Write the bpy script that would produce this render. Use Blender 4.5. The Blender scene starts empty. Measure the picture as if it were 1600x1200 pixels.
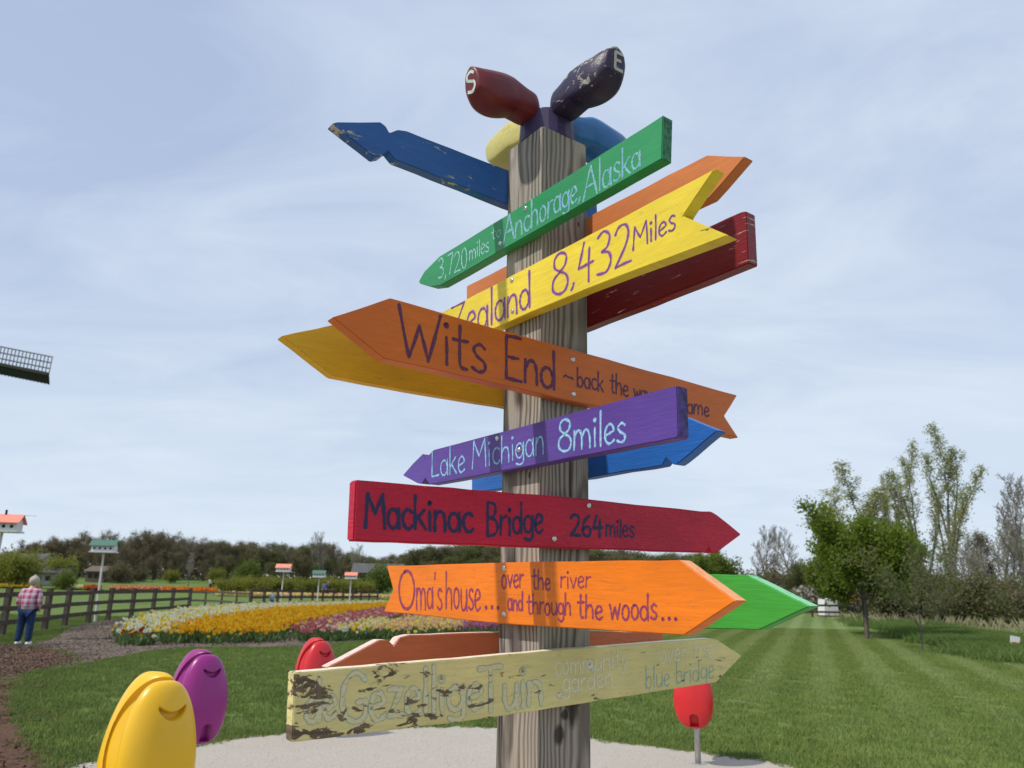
import bpy, bmesh, math, random
import numpy as np
from math import sin, cos, pi, radians, sqrt, atan2
from mathutils import Vector, Matrix, noise as mnoise

random.seed(7); RNG = np.random.default_rng(7)
scene = bpy.context.scene
COL = scene.collection

# ------------------------------------------------------------------ camera, world, sun, exposure
H = 1.6
PITCH, ROLL = radians(14.954), radians(1.056)
FWD = Vector((0, cos(PITCH), sin(PITCH)))
_r0 = Vector((1, 0, 0)); _u0 = Vector((0, -sin(PITCH), cos(PITCH)))
RGT = _r0*cos(ROLL) + _u0*sin(ROLL)
UPV = -_r0*sin(ROLL) + _u0*cos(ROLL)
cam = bpy.data.cameras.new('camera'); camo = bpy.data.objects.new('camera', cam); COL.objects.link(camo)
m3 = Matrix((RGT, UPV, -FWD)).transposed()
camo.matrix_world = Matrix.Translation((0, 0, H)) @ m3.to_4x4()
cam.sensor_width = 36; cam.lens = 27; cam.clip_end = 3000; cam.clip_start = 0.05
cam.dof.use_dof = True; cam.dof.focus_distance = 2.35; cam.dof.aperture_fstop = 5.6
scene.camera = camo

SUN_EL = radians(50)
SUN_DIR = Vector((-0.889, -0.457, 0)).normalized()      # horizontal direction towards the sun
world = bpy.data.worlds.new('World'); scene.world = world; world.use_nodes = True
wn = world.node_tree.nodes; wl = world.node_tree.links; wn.clear()
wout = wn.new('ShaderNodeOutputWorld'); bg = wn.new('ShaderNodeBackground')
sky = wn.new('ShaderNodeTexSky'); sky.sky_type = 'NISHITA'; sky.sun_disc = False
sky.sun_elevation = SUN_EL; sky.sun_rotation = atan2(SUN_DIR.x, SUN_DIR.y)
sky.air_density = 1.0; sky.dust_density = 1.0; sky.ozone_density = 1.5
tc = wn.new('ShaderNodeTexCoord'); sp = wn.new('ShaderNodeSeparateXYZ'); wl.new(tc.outputs['Generated'], sp.inputs[0])
def wmath(op, a, b=None, c=None):
    n = wn.new('ShaderNodeMath'); n.operation = op
    for i, v in enumerate((a, b, c)):
        if v is None: continue
        if isinstance(v, (int, float)): n.inputs[i].default_value = v
        else: wl.new(v, n.inputs[i])
    return n.outputs[0]
zc = wmath('ADD', wmath('MAXIMUM', sp.outputs[2], 0.0), 0.16)
cx = wmath('DIVIDE', sp.outputs[0], zc); cy = wmath('DIVIDE', sp.outputs[1], zc)
cmb = wn.new('ShaderNodeCombineXYZ'); wl.new(cx, cmb.inputs[0]); wl.new(cy, cmb.inputs[1])
def wnoise(scl, rot, loc, s, det, rough, dist):
    mp = wn.new('ShaderNodeMapping'); mp.inputs['Scale'].default_value = scl; mp.inputs['Rotation'].default_value = (0, 0, rot); mp.inputs['Location'].default_value = loc
    wl.new(cmb.outputs[0], mp.inputs[0])
    n = wn.new('ShaderNodeTexNoise'); n.inputs['Scale'].default_value = s; n.inputs['Detail'].default_value = det
    n.inputs['Roughness'].default_value = rough; n.inputs['Distortion'].default_value = dist
    wl.new(mp.outputs[0], n.inputs['Vector']); return n.outputs['Fac']
n1 = wnoise((1.0, 1.5, 1), 0.35, (3.1, 1.7, 0), 0.55, 4, 0.45, 0.5)
n2 = wnoise((0.9, 1.6, 1), 0.9, (7.3, 4.2, 0), 1.5, 9, 0.6, 0.7)
def wmix(fac, a, b):
    n = wn.new('ShaderNodeMix'); n.data_type = 'RGBA'
    for i, v in ((0, fac), (6, a), (7, b)):
        if isinstance(v, (int, float)): n.inputs[i].default_value = v
        elif isinstance(v, tuple): n.inputs[i].default_value = (*v, 1)
        else: wl.new(v, n.inputs[i])
    return n.outputs[2]
mr = wn.new('ShaderNodeMapRange'); mr.inputs[1].default_value = 0.39; mr.inputs[2].default_value = 0.60; mr.inputs[3].default_value = 0.0; mr.inputs[4].default_value = 0.95
wl.new(wmath('ADD', wmath('MULTIPLY', n1, 0.60), wmath('MULTIPLY', n2, 0.40)), mr.inputs[0])
hz = wmath('POWER', wmath('SUBTRACT', 1.0, wmath('MINIMUM', wmath('MAXIMUM', sp.outputs[2], 0.0), 1.0)), 4.5)
veil = wmix(0.78, sky.outputs[0], (4.85, 5.95, 8.15))          # thin high haze over the clear sky
cirrus = wmix(mr.outputs[0], veil, (6.5, 7.4, 8.8))
horiz = wmix(wmath('MULTIPLY', hz, 0.85), cirrus, (7.5, 8.5, 9.4))
wl.new(horiz, bg.inputs[0]); bg.inputs[1].default_value = 0.10
wl.new(bg.outputs[0], wout.inputs[0])

sun = bpy.data.lights.new('sun', 'SUN'); suno = bpy.data.objects.new('sun', sun); COL.objects.link(suno)
sun.energy = 3.3; sun.angle = radians(1.6); sun.color = (1.0, 0.95, 0.87)
_sd = Vector((SUN_DIR.x*cos(SUN_EL), SUN_DIR.y*cos(SUN_EL), sin(SUN_EL)))
suno.rotation_euler = _sd.to_track_quat('Z', 'Y').to_euler(); suno.location = (-10, -10, 20)

scene.view_settings.view_transform = 'Standard'; scene.view_settings.look = 'None'
scene.view_settings.gamma = 1; scene.view_settings.use_curve_mapping = False
scene.view_settings.exposure = 0.04
scene.cycles.max_bounces = 6; scene.cycles.diffuse_bounces = 3; scene.cycles.transparent_max_bounces = 8

# ------------------------------------------------------------------ helpers
def ray(px, py):
    """direction from the camera for a point of the 1600 x 1200 photograph"""
    return FWD + RGT*((px-800)/1200.0) + UPV*((600-py)/1200.0)
def sstep(a, b, x):
    t = min(1, max(0, (x-a)/(b-a))); return t*t*(3-2*t)
def hgt(x, y):
    return 3.4*sstep(60, 210, y)*(0.35+0.65*sstep(25, -15, x)) + 0.5*sstep(34, 60, y)*sstep(14, 30, x)*0.6
def gp(px, py, z=0.0):
    d = ray(px, py); t = (z-H)/d.z
    return Vector((d.x*t, d.y*t, z))
def at(px, dist):
    """ground point seen at column px near the horizon, dist metres ahead"""
    x = dist*(px-800)/1242.0
    return Vector((x, dist, hgt(x, dist)))
def zat(px, py, y):
    d = ray(px, py); return H + d.z*y/d.y
def xat(px, py, y):
    d = ray(px, py); return d.x*y/d.y

def link(o, parent=None):
    COL.objects.link(o)
    if parent is not None: o.parent = parent
    return o
def tag(o, label=None, cat=None, group=None, kind=None):
    if label: o['label'] = label
    if cat: o['category'] = cat
    if group: o['group'] = group
    if kind: o['kind'] = kind
    return o
def empty(name, loc=(0, 0, 0), rz=0.0, label=None, cat=None, group=None):
    o = bpy.data.objects.new(name, None); link(o); o.location = loc; o.rotation_euler = (0, 0, rz)
    o.empty_display_size = 0.1
    return tag(o, label, cat, group)
def meshobj(name, V, F, mats, parent=None, midx=None, smooth=False):
    me = bpy.data.meshes.new(name); me.from_pydata([tuple(v) for v in V], [], F)
    for m in (mats if isinstance(mats, (list, tuple)) else [mats]): me.materials.append(m)
    if midx is not None: me.polygons.foreach_set('material_index', midx)
    if smooth: me.polygons.foreach_set('use_smooth', [True]*len(me.polygons))
    me.update(); return link(bpy.data.objects.new(name, me), parent)
def bmobj(name, bm, mats, parent=None, smooth=False):
    me = bpy.data.meshes.new(name); bm.to_mesh(me); bm.free()
    for m in (mats if isinstance(mats, (list, tuple)) else [mats]): me.materials.append(m)
    if smooth: me.polygons.foreach_set('use_smooth', [True]*len(me.polygons))
    me.update(); return link(bpy.data.objects.new(name, me), parent)
def np_mesh(name, V, T, midx, mats):
    """triangle mesh from numpy arrays"""
    me = bpy.data.meshes.new(name); V = np.asarray(V, dtype=np.float32); T = np.asarray(T, dtype=np.int32)
    me.vertices.add(len(V)); me.vertices.foreach_set('co', V.ravel())
    me.loops.add(T.size); me.loops.foreach_set('vertex_index', T.ravel())
    me.polygons.add(len(T)); me.polygons.foreach_set('loop_start', np.arange(0, T.size, 3, dtype=np.int32))
    for m in mats: me.materials.append(m)
    if midx is not None: me.polygons.foreach_set('material_index', np.asarray(midx, dtype=np.int32))
    me.update(calc_edges=True); me.validate(); return me
def bm_box(bm, c, s, rz=0.0, mi=0):
    r = bmesh.ops.create_cube(bm, size=1.0)
    M = Matrix.Translation(c) @ Matrix.Rotation(rz, 4, 'Z') @ Matrix.Diagonal((s[0], s[1], s[2], 1))
    bmesh.ops.transform(bm, matrix=M, verts=r['verts'])
    for f in set(f for v in r['verts'] for f in v.link_faces): f.material_index = mi
    return r['verts']
def bm_tube(bm, p0, p1, r0, r1=None, n=8, mi=0):
    p0 = Vector(p0); p1 = Vector(p1); r1 = r0 if r1 is None else r1
    d = p1-p0
    r = bmesh.ops.create_cone(bm, cap_ends=True, segments=n, radius1=r0, radius2=r1, depth=d.length)
    q = d.to_track_quat('Z', 'Y').to_matrix().to_4x4()
    bmesh.ops.transform(bm, matrix=Matrix.Translation((p0+p1)/2) @ q, verts=r['verts'])
    for f in set(f for v in r['verts'] for f in v.link_faces): f.material_index = mi
    return r['verts']

# ------------------------------------------------------------------ materials
class NT:
    def __init__(s, name):
        s.m = bpy.data.materials.new(name); s.m.use_nodes = True; s.t = s.m.node_tree; s.n = s.t.nodes; s.l = s.t.links
        s.b = s.n['Principled BSDF']; s.out = s.n['Material Output']; s.tc = s.n.new('ShaderNodeTexCoord'); s.geo = s.n.new('ShaderNodeNewGeometry')
    def put(s, sock, v):
        if isinstance(v, bpy.types.NodeSocket): s.l.new(v, sock)
        elif isinstance(v, (tuple, list)) and len(v) == 3 and sock.type == 'RGBA': sock.default_value = (*v, 1)
        else: sock.default_value = v
    def mapping(s, scale=(1, 1, 1), src='Object', rot=(0, 0, 0), loc=(0, 0, 0)):
        mp = s.n.new('ShaderNodeMapping'); mp.inputs['Scale'].default_value = scale; mp.inputs['Rotation'].default_value = rot; mp.inputs['Location'].default_value = loc
        s.l.new(s.geo.outputs['Position'] if src == 'World' else s.tc.outputs[src], mp.inputs[0]); return mp.outputs[0]
    def noise(s, vec, sc=5, det=4, rough=0.55, dist=0.0):
        n = s.n.new('ShaderNodeTexNoise'); s.l.new(vec, n.inputs['Vector']); n.inputs['Scale'].default_value = sc
        n.inputs['Detail'].default_value = det; n.inputs['Roughness'].default_value = rough; n.inputs['Distortion'].default_value = dist
        return n.outputs['Fac']
    def math(s, op, a, b=0.0, c=0.0, clamp=False):
        n = s.n.new('ShaderNodeMath'); n.operation = op; n.use_clamp = clamp
        s.put(n.inputs[0], a); s.put(n.inputs[1], b); s.put(n.inputs[2], c); return n.outputs[0]
    def ramp(s, fac, a, b, va=0.0, vb=1.0):
        n = s.n.new('ShaderNodeMapRange'); n.inputs[1].default_value = a; n.inputs[2].default_value = b; n.inputs[3].default_value = va; n.inputs[4].default_value = vb
        s.put(n.inputs[0], fac); return n.outputs[0]
    def mix(s, fac, a, b, mode='MIX'):
        n = s.n.new('ShaderNodeMix'); n.data_type = 'RGBA'; n.blend_type = mode
        s.put(n.inputs[0], fac); s.put(n.inputs[6], a); s.put(n.inputs[7], b); return n.outputs[2]
    def bump(s, hgt_, strength=0.3, dist=0.01):
        n = s.n.new('ShaderNodeBump'); n.inputs['Strength'].default_value = strength; n.inputs['Distance'].default_value = dist
        s.put(n.inputs['Height'], hgt_); s.l.new(n.outputs[0], s.b.inputs['Normal']); return n
    def fin(s, col, rough=0.6, spec=0.5, metal=0.0):
        s.put(s.b.inputs['Base Color'], col); s.put(s.b.inputs['Roughness'], rough)
        s.b.inputs['Specular IOR Level'].default_value = spec; s.b.inputs['Metallic'].default_value = metal
        return s.m
def sc3(c, k): return tuple(min(1, v*k) for v in c)
def simple(name, col, rough=0.6, spec=0.4, metal=0.0, var=0.12, sc=8, bump=0.0):
    t = NT(name); f = t.noise(t.mapping(), sc, 5)
    if bump: t.bump(f, bump, 0.01)
    return t.fin(t.mix(t.ramp(f, 0.3, 0.7), sc3(col, 1-var), sc3(col, 1+var)), rough, spec, metal)

def chipfield(t, seed, grad, cs=(3.4, 3.4, 17)):
    cn = t.noise(t.mapping(cs, loc=(seed*2, seed, 4)), 3.2, 9, 0.64, 0.5)
    if grad:      # (axis, from, to, add): more wear on one end of the board
        sep = t.n.new('ShaderNodeSeparateXYZ'); t.l.new(t.tc.outputs['Object'], sep.inputs[0])
        for ax, a, b, add in grad:
            cn = t.math('ADD', cn, t.ramp(sep.outputs[ax], a, b, add, 0.0))
    return cn
def paint(name, col, chip=(0.45, 0.4, 0.33), amt=0.0, rough=0.42, relief=0.25, grad=None, grain=(3, 1, 30), under=None, seed=0, coarse=0.0, end=None, top=None, cs=(3.4, 3.4, 17)):
    """old brushed paint on wood: x runs along the board"""
    t = NT(name)
    g = t.noise(t.mapping(grain, loc=(seed, seed*2.3, seed*0.7)), 4.0, 6, 0.6, 0.4)
    big = t.noise(t.mapping((1.2, 1.2, 2.5), loc=(seed*1.3, 0, 3)), 2.2, 3)
    speck = t.noise(t.mapping((1, 1, 1.6), loc=(seed, 5, 0)), 95, 3, 0.7)
    c = t.mix(t.ramp(big, 0.3, 0.7), sc3(col, 0.80), sc3(col, 1.1))
    c = t.mix(t.ramp(g, 0.35, 0.65, 0, 0.50), c, sc3(col, 0.74))
    dirt = t.noise(t.mapping((2.5, 1, 9), loc=(seed*3.1, 1, 1)), 7, 7, 0.65)
    c = t.mix(t.ramp(dirt, 0.57, 0.75, 0, 0.36), c, (0.10, 0.08, 0.06))
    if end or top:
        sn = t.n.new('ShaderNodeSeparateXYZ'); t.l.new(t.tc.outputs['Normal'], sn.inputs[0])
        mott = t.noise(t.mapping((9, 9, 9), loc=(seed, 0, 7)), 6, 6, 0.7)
        if end: c = t.mix(t.math('MULTIPLY', t.ramp(t.math('ABSOLUTE', sn.outputs[0]), 0.8, 0.95), t.ramp(mott, 0.42, 0.58, 0.15, 0.9)), c, end)
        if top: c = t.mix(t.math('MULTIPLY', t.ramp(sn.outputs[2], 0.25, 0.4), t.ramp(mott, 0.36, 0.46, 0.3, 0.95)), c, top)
    h = t.math('ADD', t.math('MULTIPLY', g, 1.0), t.math('MULTIPLY', speck, 0.25))
    if coarse:
        cn = t.noise(t.mapping((18, 18, 60), loc=(seed, 2, 9)), 2.0, 5, 0.6, 1.2)
        h = t.math('ADD', h, t.math('MULTIPLY', cn, coarse))
    if amt > 0:
        cn = chipfield(t, seed, grad, cs)
        thr = 0.78-amt*0.25
        mask = t.ramp(cn, thr, thr+0.008)
        edge = t.ramp(cn, thr-0.022, thr-0.004)
        c = t.mix(t.math('MULTIPLY', edge, 0.55), c, sc3(under or col, 0.55))
        wood = t.mix(t.ramp(g, 0.4, 0.6), sc3(chip, 0.6), sc3(chip, 1.15))
        c = t.mix(mask, c, wood)
        h = t.math('SUBTRACT', h, t.math('MULTIPLY', mask, 1.1))
        r = t.ramp(mask, 0, 1, rough, 0.85)
    else:
        r = t.ramp(dirt, 0.3, 0.8, rough, rough+0.18)
    t.bump(h, relief, 0.004)
    return t.fin(c, r, 0.35)

def wood_post(name, knots=()):
    t = NT(name)
    wob = t.noise(t.mapping((1.2, 1.2, 0.55)), 2.6, 3, 0.5)
    sep = t.n.new('ShaderNodeSeparateXYZ'); t.l.new(t.mapping((1, 1, 1)), sep.inputs[0])
    dx = t.math('ADD', sep.outputs[0], t.math('MULTIPLY', t.math('SUBTRACT', wob, 0.5), 0.060))
    dx = t.math('ADD', dx, t.math('MULTIPLY', sep.outputs[2], 0.012))
    wob2 = t.noise(t.mapping((1.4, 1.4, 0.7), loc=(4, 4, 4)), 2.6, 3, 0.5)
    dy = t.math('ADD', sep.outputs[1], t.math('MULTIPLY', t.math('SUBTRACT', wob2, 0.5), 0.060))
    dx = t.math('SUBTRACT', dx, -0.02); dy = t.math('SUBTRACT', dy, 0.07)
    rr = t.math('SQRT', t.math('ADD', t.math('MULTIPLY', dx, dx), t.math('MULTIPLY', dy, dy)))
    jit = t.noise(t.mapping((45, 45, 1.0)), 2.0, 4, 0.6)
    ph = t.math('ADD', t.math('MULTIPLY', rr, 600.0), t.math('MULTIPLY', jit, 3.6))
    ring = t.math('MULTIPLY', t.math('ADD', t.math('SINE', ph), 1.0), 0.5)
    ring = t.math('POWER', ring, 1.6)
    fine = t.noise(t.mapping((160, 160, 3.0)), 2.0, 5, 0.6)
    big = t.noise(t.mapping((2.0, 2.0, 0.9), loc=(1, 1, 0)), 1.6, 3)
    zt = t.ramp(sep.outputs[2], 0.6, 1.4)
    lo = t.mix(zt, (0.37, 0.265, 0.195), (0.34, 0.305, 0.265))
    c = t.mix(t.ramp(big, 0.3, 0.7), lo, (0.46, 0.395, 0.32))
    c = t.mix(t.math('MULTIPLY', ring, t.ramp(t.noise(t.mapping((9, 9, 0.8), loc=(3, 3, 3)), 2.0, 3), 0.3, 0.7, 0.55, 1.0)), c, (0.085, 0.068, 0.055))
    c = t.mix(t.ramp(fine, 0.45, 0.75, 0, 0.55), c, (0.17, 0.14, 0.12))
    crack = t.ramp(t.noise(t.mapping((70, 70, 1.3), loc=(9, 2, 1)), 1.6, 4, 0.55, 0.3), 0.635, 0.675)
    c = t.mix(t.math('MULTIPLY', crack, 0.8), c, (0.03, 0.024, 0.02))
    kd = None; ax_ = {0: sep.outputs[0], 1: sep.outputs[1]}
    for (axis, u0, z0, ru, rz_) in knots:
        du = t.math('DIVIDE', t.math('SUBTRACT', ax_[axis], u0), ru); dz = t.math('DIVIDE', t.math('SUBTRACT', sep.outputs[2], z0), rz_)
        dd = t.math('ADD', t.math('ADD', t.math('MULTIPLY', du, du), t.math('MULTIPLY', dz, dz)), t.math('MULTIPLY', t.noise(t.mapping((30, 30, 12)), 2, 5, .7), 1.3))
        m1 = t.ramp(dd, 1.75, 1.05); kd = m1 if kd is None else t.math('MAXIMUM', kd, m1)
    if kd is not None: c = t.mix(t.math('MULTIPLY', kd, 0.85), c, (0.022, 0.017, 0.014))
    h = t.math('ADD', t.math('MULTIPLY', ring, -0.7), t.math('MULTIPLY', fine, -0.6))
    h = t.math('SUBTRACT', h, t.math('MULTIPLY', crack, 1.8))
    if kd is not None: h = t.math('SUBTRACT', h, t.math('MULTIPLY', kd, 1.2))
    t.bump(h, 0.55, 0.004)
    return t.fin(c, 0.85, 0.25)

def leafmat(name, a, b, trans=0.35, sc=0.6):
    t = NT(name)
    f = t.noise(t.mapping(src='World'), sc, 4)
    rnd = t.n.new('ShaderNodeObjectInfo').outputs['Random']
    c = t.mix(t.ramp(f, 0.33, 0.67), a, b)
    c = t.mix(t.math('MULTIPLY', rnd, 0.35), c, sc3(a, 0.75))
    t.fin(c, 0.7, 0.2)
    tr = t.n.new('ShaderNodeBsdfTranslucent'); t.put(tr.inputs[0], t.mix(1.0, c, (1.15, 1.25, 0.7), 'MULTIPLY'))
    ms = t.n.new('ShaderNodeMixShader'); ms.inputs[0].default_value = trans
    t.l.new(t.b.outputs[0], ms.inputs[1]); t.l.new(tr.outputs[0], ms.inputs[2]); t.l.new(ms.outputs[0], t.out.inputs[0])
    return t.m

def lawn_color(t):
    pos = t.mapping(src='World')
    n_big = t.noise(pos, 0.35, 4); n_mid = t.noise(pos, 2.2, 5); n_f = t.noise(pos, 30, 4, 0.7)
    # mowing stripes run away from the camera towards the far right
    rot = t.mapping((1, 1, 1), 'World', (0, 0, radians(21.0)))
    sep = t.n.new('ShaderNodeSeparateXYZ'); t.l.new(rot, sep.inputs[0])
    wob = t.noise(pos, 0.5, 2)
    s = t.math('SINE', t.math('ADD', t.math('MULTIPLY', sep.outputs[0], 5.6), t.math('MULTIPLY', wob, 2.2)))
    s = t.ramp(s, -0.5, 0.7)
    sp2 = t.n.new('ShaderNodeSeparateXYZ'); t.l.new(pos, sp2.inputs[0])
    fade = t.math('MULTIPLY', t.ramp(sp2.outputs[0], 1.0, 4.5), t.ramp(sp2.outputs[1], 9, 18))
    s = t.math('MULTIPLY', s, fade)
    c = t.mix(t.ramp(n_big, 0.3, 0.7), (0.112, 0.165, 0.038), (0.160, 0.215, 0.054))
    c = t.mix(t.ramp(n_mid, 0.35, 0.65, 0, 0.7), c, (0.082, 0.135, 0.036))
    c = t.mix(t.ramp(n_f, 0.5, 0.75, 0, 0.5), c, (0.215, 0.255, 0.105))
    c = t.mix(t.math('MULTIPLY', s, 0.38), c, (0.250, 0.305, 0.140))
    return c, n_f, n_mid
def lawn_mat():
    t = NT('lawn'); c, nf, nm = lawn_color(t)
    t.bump(t.math('ADD', nf, t.math('MULTIPLY', nm, 1.5)), 0.5, 0.05)
    return t.fin(c, 0.9, 0.1)
def blade_mat():
    t = NT('grass_blade'); c, nf, nm = lawn_color(t)
    return t.fin(t.mix(1.0, c, (1.25, 1.2, 1.1), 'MULTIPLY'), 0.75, 0.2)
def ground_mat(name, a, b, c3, sc, bump=0.8, bd=0.03):
    t = NT(name); pos = t.mapping(src='World')
    n = t.noise(pos, sc, 8, 0.75); m = t.noise(pos, sc*0.06, 4); v = t.n.new('ShaderNodeTexVoronoi'); v.inputs['Scale'].default_value = sc*1.3
    t.l.new(pos, v.inputs['Vector'])
    c = t.mix(t.ramp(n, 0.35, 0.65), a, b); c = t.mix(t.ramp(m, 0.4, 0.65, 0, 0.6), c, c3)
    c = t.mix(t.ramp(v.outputs['Distance'], 0.15, 0.6, 0.0, 0.25), c, sc3(a, 0.6))
    t.bump(t.math('ADD', n, t.math('MULTIPLY', v.outputs['Distance'], -0.6)), bump, bd)
    return t.fin(c, 0.95, 0.1)

M_lawn = lawn_mat(); M_blade = blade_mat()
M_gravel = ground_mat('pale_gravel', (0.40, 0.36, 0.305), (0.53, 0.48, 0.41), (0.45, 0.405, 0.345), 34, 0.45, 0.015)
M_mulch = ground_mat('grey_brown_mulch', (0.150, 0.115, 0.090), (0.245, 0.195, 0.158), (0.21, 0.17, 0.14), 18)
M_redmulch = ground_mat('red_brown_mulch', (0.095, 0.052, 0.034), (0.175, 0.105, 0.070), (0.13, 0.078, 0.055), 16)
M_steel = simple('brushed_steel', (0.50, 0.49, 0.47), 0.42, 0.5, 0.75)
M_chrome = simple('screw_metal', (0.62, 0.60, 0.57), 0.22, 0.5, 1.0)
M_bark = simple('bark_grey', (0.115, 0.098, 0.08), 0.9, 0.1, 0, 0.35, 6, 0.6)
M_barkd = simple('bark_dark', (0.070, 0.058, 0.048), 0.9, 0.1, 0, 0.35, 6, 0.6)
M_barkp = simple('bark_pale', (0.165, 0.148, 0.12), 0.9, 0.1, 0, 0.3, 6, 0.6)
M_twig = simple('twig_brown', (0.16, 0.13, 0.105), 0.9, 0.1, 0, 0.25, 0.5)
M_twigp = simple('twig_grey', (0.26, 0.24, 0.21), 0.9, 0.1, 0, 0.25, 0.5)
M_fence = simple('weathered_fence_wood', (0.085, 0.068, 0.055), 0.9, 0.15, 0, 0.35, 5, 0.5)
M_leaf = leafmat('maple_leaf', (0.125, 0.185, 0.022), (0.190, 0.245, 0.034), .45)
M_leafd = leafmat('olive_leaf', (0.095, 0.118, 0.038), (0.150, 0.160, 0.060))
M_leafp = leafmat('poplar_leaf', (0.28, 0.29, 0.13), (0.36, 0.37, 0.19), 0.45)
M_leafb = leafmat('budding_leaf', (0.19, 0.150, 0.105), (0.155, 0.140, 0.080))
M_leafy = leafmat('willow_leaf', (0.19, 0.20, 0.035), (0.25, 0.25, 0.055))
M_leafk = leafmat('conifer_needle', (0.018, 0.035, 0.016), (0.035, 0.055, 0.022), 0.1)
M_weed = leafmat('weed_leaf', (0.105, 0.170, 0.040), (0.170, 0.235, 0.075))
M_reed = leafmat('dry_reed', (0.30, 0.26, 0.16), (0.40, 0.36, 0.24))

# ------------------------------------------------------------------ the setting: ground, gravel, mulch
gx = sorted(set([-900, -600, -400, -300] + list(range(-240, 241, 8)) + [300, 400, 600, 900]))
gy = sorted(set([-60, -30, 0, 15, 30] + list(range(40, 261, 7)) + [300, 400, 600, 900, 1400]))
V = [(x, y, hgt(x, y)) for y in gy for x in gx]; nx = len(gx)
F = [(j*nx+i, j*nx+i+1, (j+1)*nx+i+1, (j+1)*nx+i) for j in range(len(gy)-1) for i in range(nx-1)]
tag(meshobj('lawn', V, F, M_lawn, smooth=True), 'mown green lawn with pale mowing stripes', kind='structure')

def smooth_closed(P, n=6, jit=0.0, seed=0):
    rnd = random.Random(seed); out = []; N = len(P)
    for i in range(N):
        a, b, c, d = P[i-1], P[i], P[(i+1) % N], P[(i+2) % N]
        for k in range(n):
            t = k/n
            q = [0.5*((2*b[j]) + (-a[j]+c[j])*t + (2*a[j]-5*b[j]+4*c[j]-d[j])*t*t + (-a[j]+3*b[j]-3*c[j]+d[j])*t**3) for j in range(2)]
            out.append((q[0]+rnd.uniform(-jit, jit), q[1]+rnd.uniform(-jit, jit)))
    return out
def sheet(name, P, z, mat, label):
    bm = bmesh.new(); f = bm.faces.new([bm.verts.new((p[0], p[1], z)) for p in P])
    if f.normal.z < 0: bmesh.ops.reverse_faces(bm, faces=[f])
    bmesh.ops.triangulate(bm, faces=bm.faces[:])
    return tag(bmobj(name, bm, mat), label, kind='structure')
gv = [gp(*p).xy for p in [(285, 1170), (340, 1157), (420, 1148), (520, 1141), (640, 1136), (770, 1138), (925, 1155), (1020, 1166), (1130, 1180), (1250, 1201)]]
gravel_poly = [tuple(p) for p in gv] + [(3.6, 6.2), (4.6, 3.0), (4.0, -1.0), (1.5, -3.5), (-2.0, -3.2), (-4.4, -1.0), (-4.6, 2.5), (-4.3, 5.5), (-3.95, 7.3)]
gravel_s = smooth_closed(gravel_poly, 10, 0.035, 3)
sheet('gravel_patch', gravel_s, 0.008, M_gravel, 'pale gravel patch around the signpost')
ml = [gp(*p).xy for p in [(-40, 1012), (60, 1004), (110, 982), (170, 969), (280, 964), (330, 958), (480, 948), (640, 948), (700, 958), (640, 990), (520, 1006), (445, 1012), (350, 1012), (270, 1014), (190, 1027), (110, 1042), (30, 1056), (-60, 1075)]]
ml_s = smooth_closed([tuple(p) for p in ml], 6, 0.04, 4)
sheet('mulch_bed', ml_s, 0.006, M_mulch, 'grey brown mulch around the tulip beds')
rm = [gp(*p).xy for p in [(-260, 1030), (-60, 1012), (20, 1008), (80, 1016), (120, 1030), (80, 1044), (36, 1060), (18, 1085), (24, 1120), (48, 1160), (74, 1192), (104, 1240), (-300, 1240)]]
rm_s = smooth_closed([tuple(p) for p in rm], 6, 0.02, 5)
sheet('mulch_path', rm_s, 0.012, M_redmulch, 'red brown mulch path at the lower left')

def inside(P, x, y):
    c = False; j = len(P)-1
    for i in range(len(P)):
        xi, yi = P[i]; xj, yj = P[j]
        if (yi > y) != (yj > y) and x < (xj-xi)*(y-yi)/(yj-yi)+xi: c = not c
        j = i
    return c
def inside_np(P, X, Y):
    c = np.zeros(len(X), bool); j = len(P)-1
    for i in range(len(P)):
        xi, yi = P[i]; xj, yj = P[j]
        if yi != yj:
            m = ((yi > Y) != (yj > Y)) & (X < (xj-xi)*(Y-yi)/(yj-yi)+xi); c ^= m
        j = i
    return c

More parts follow.
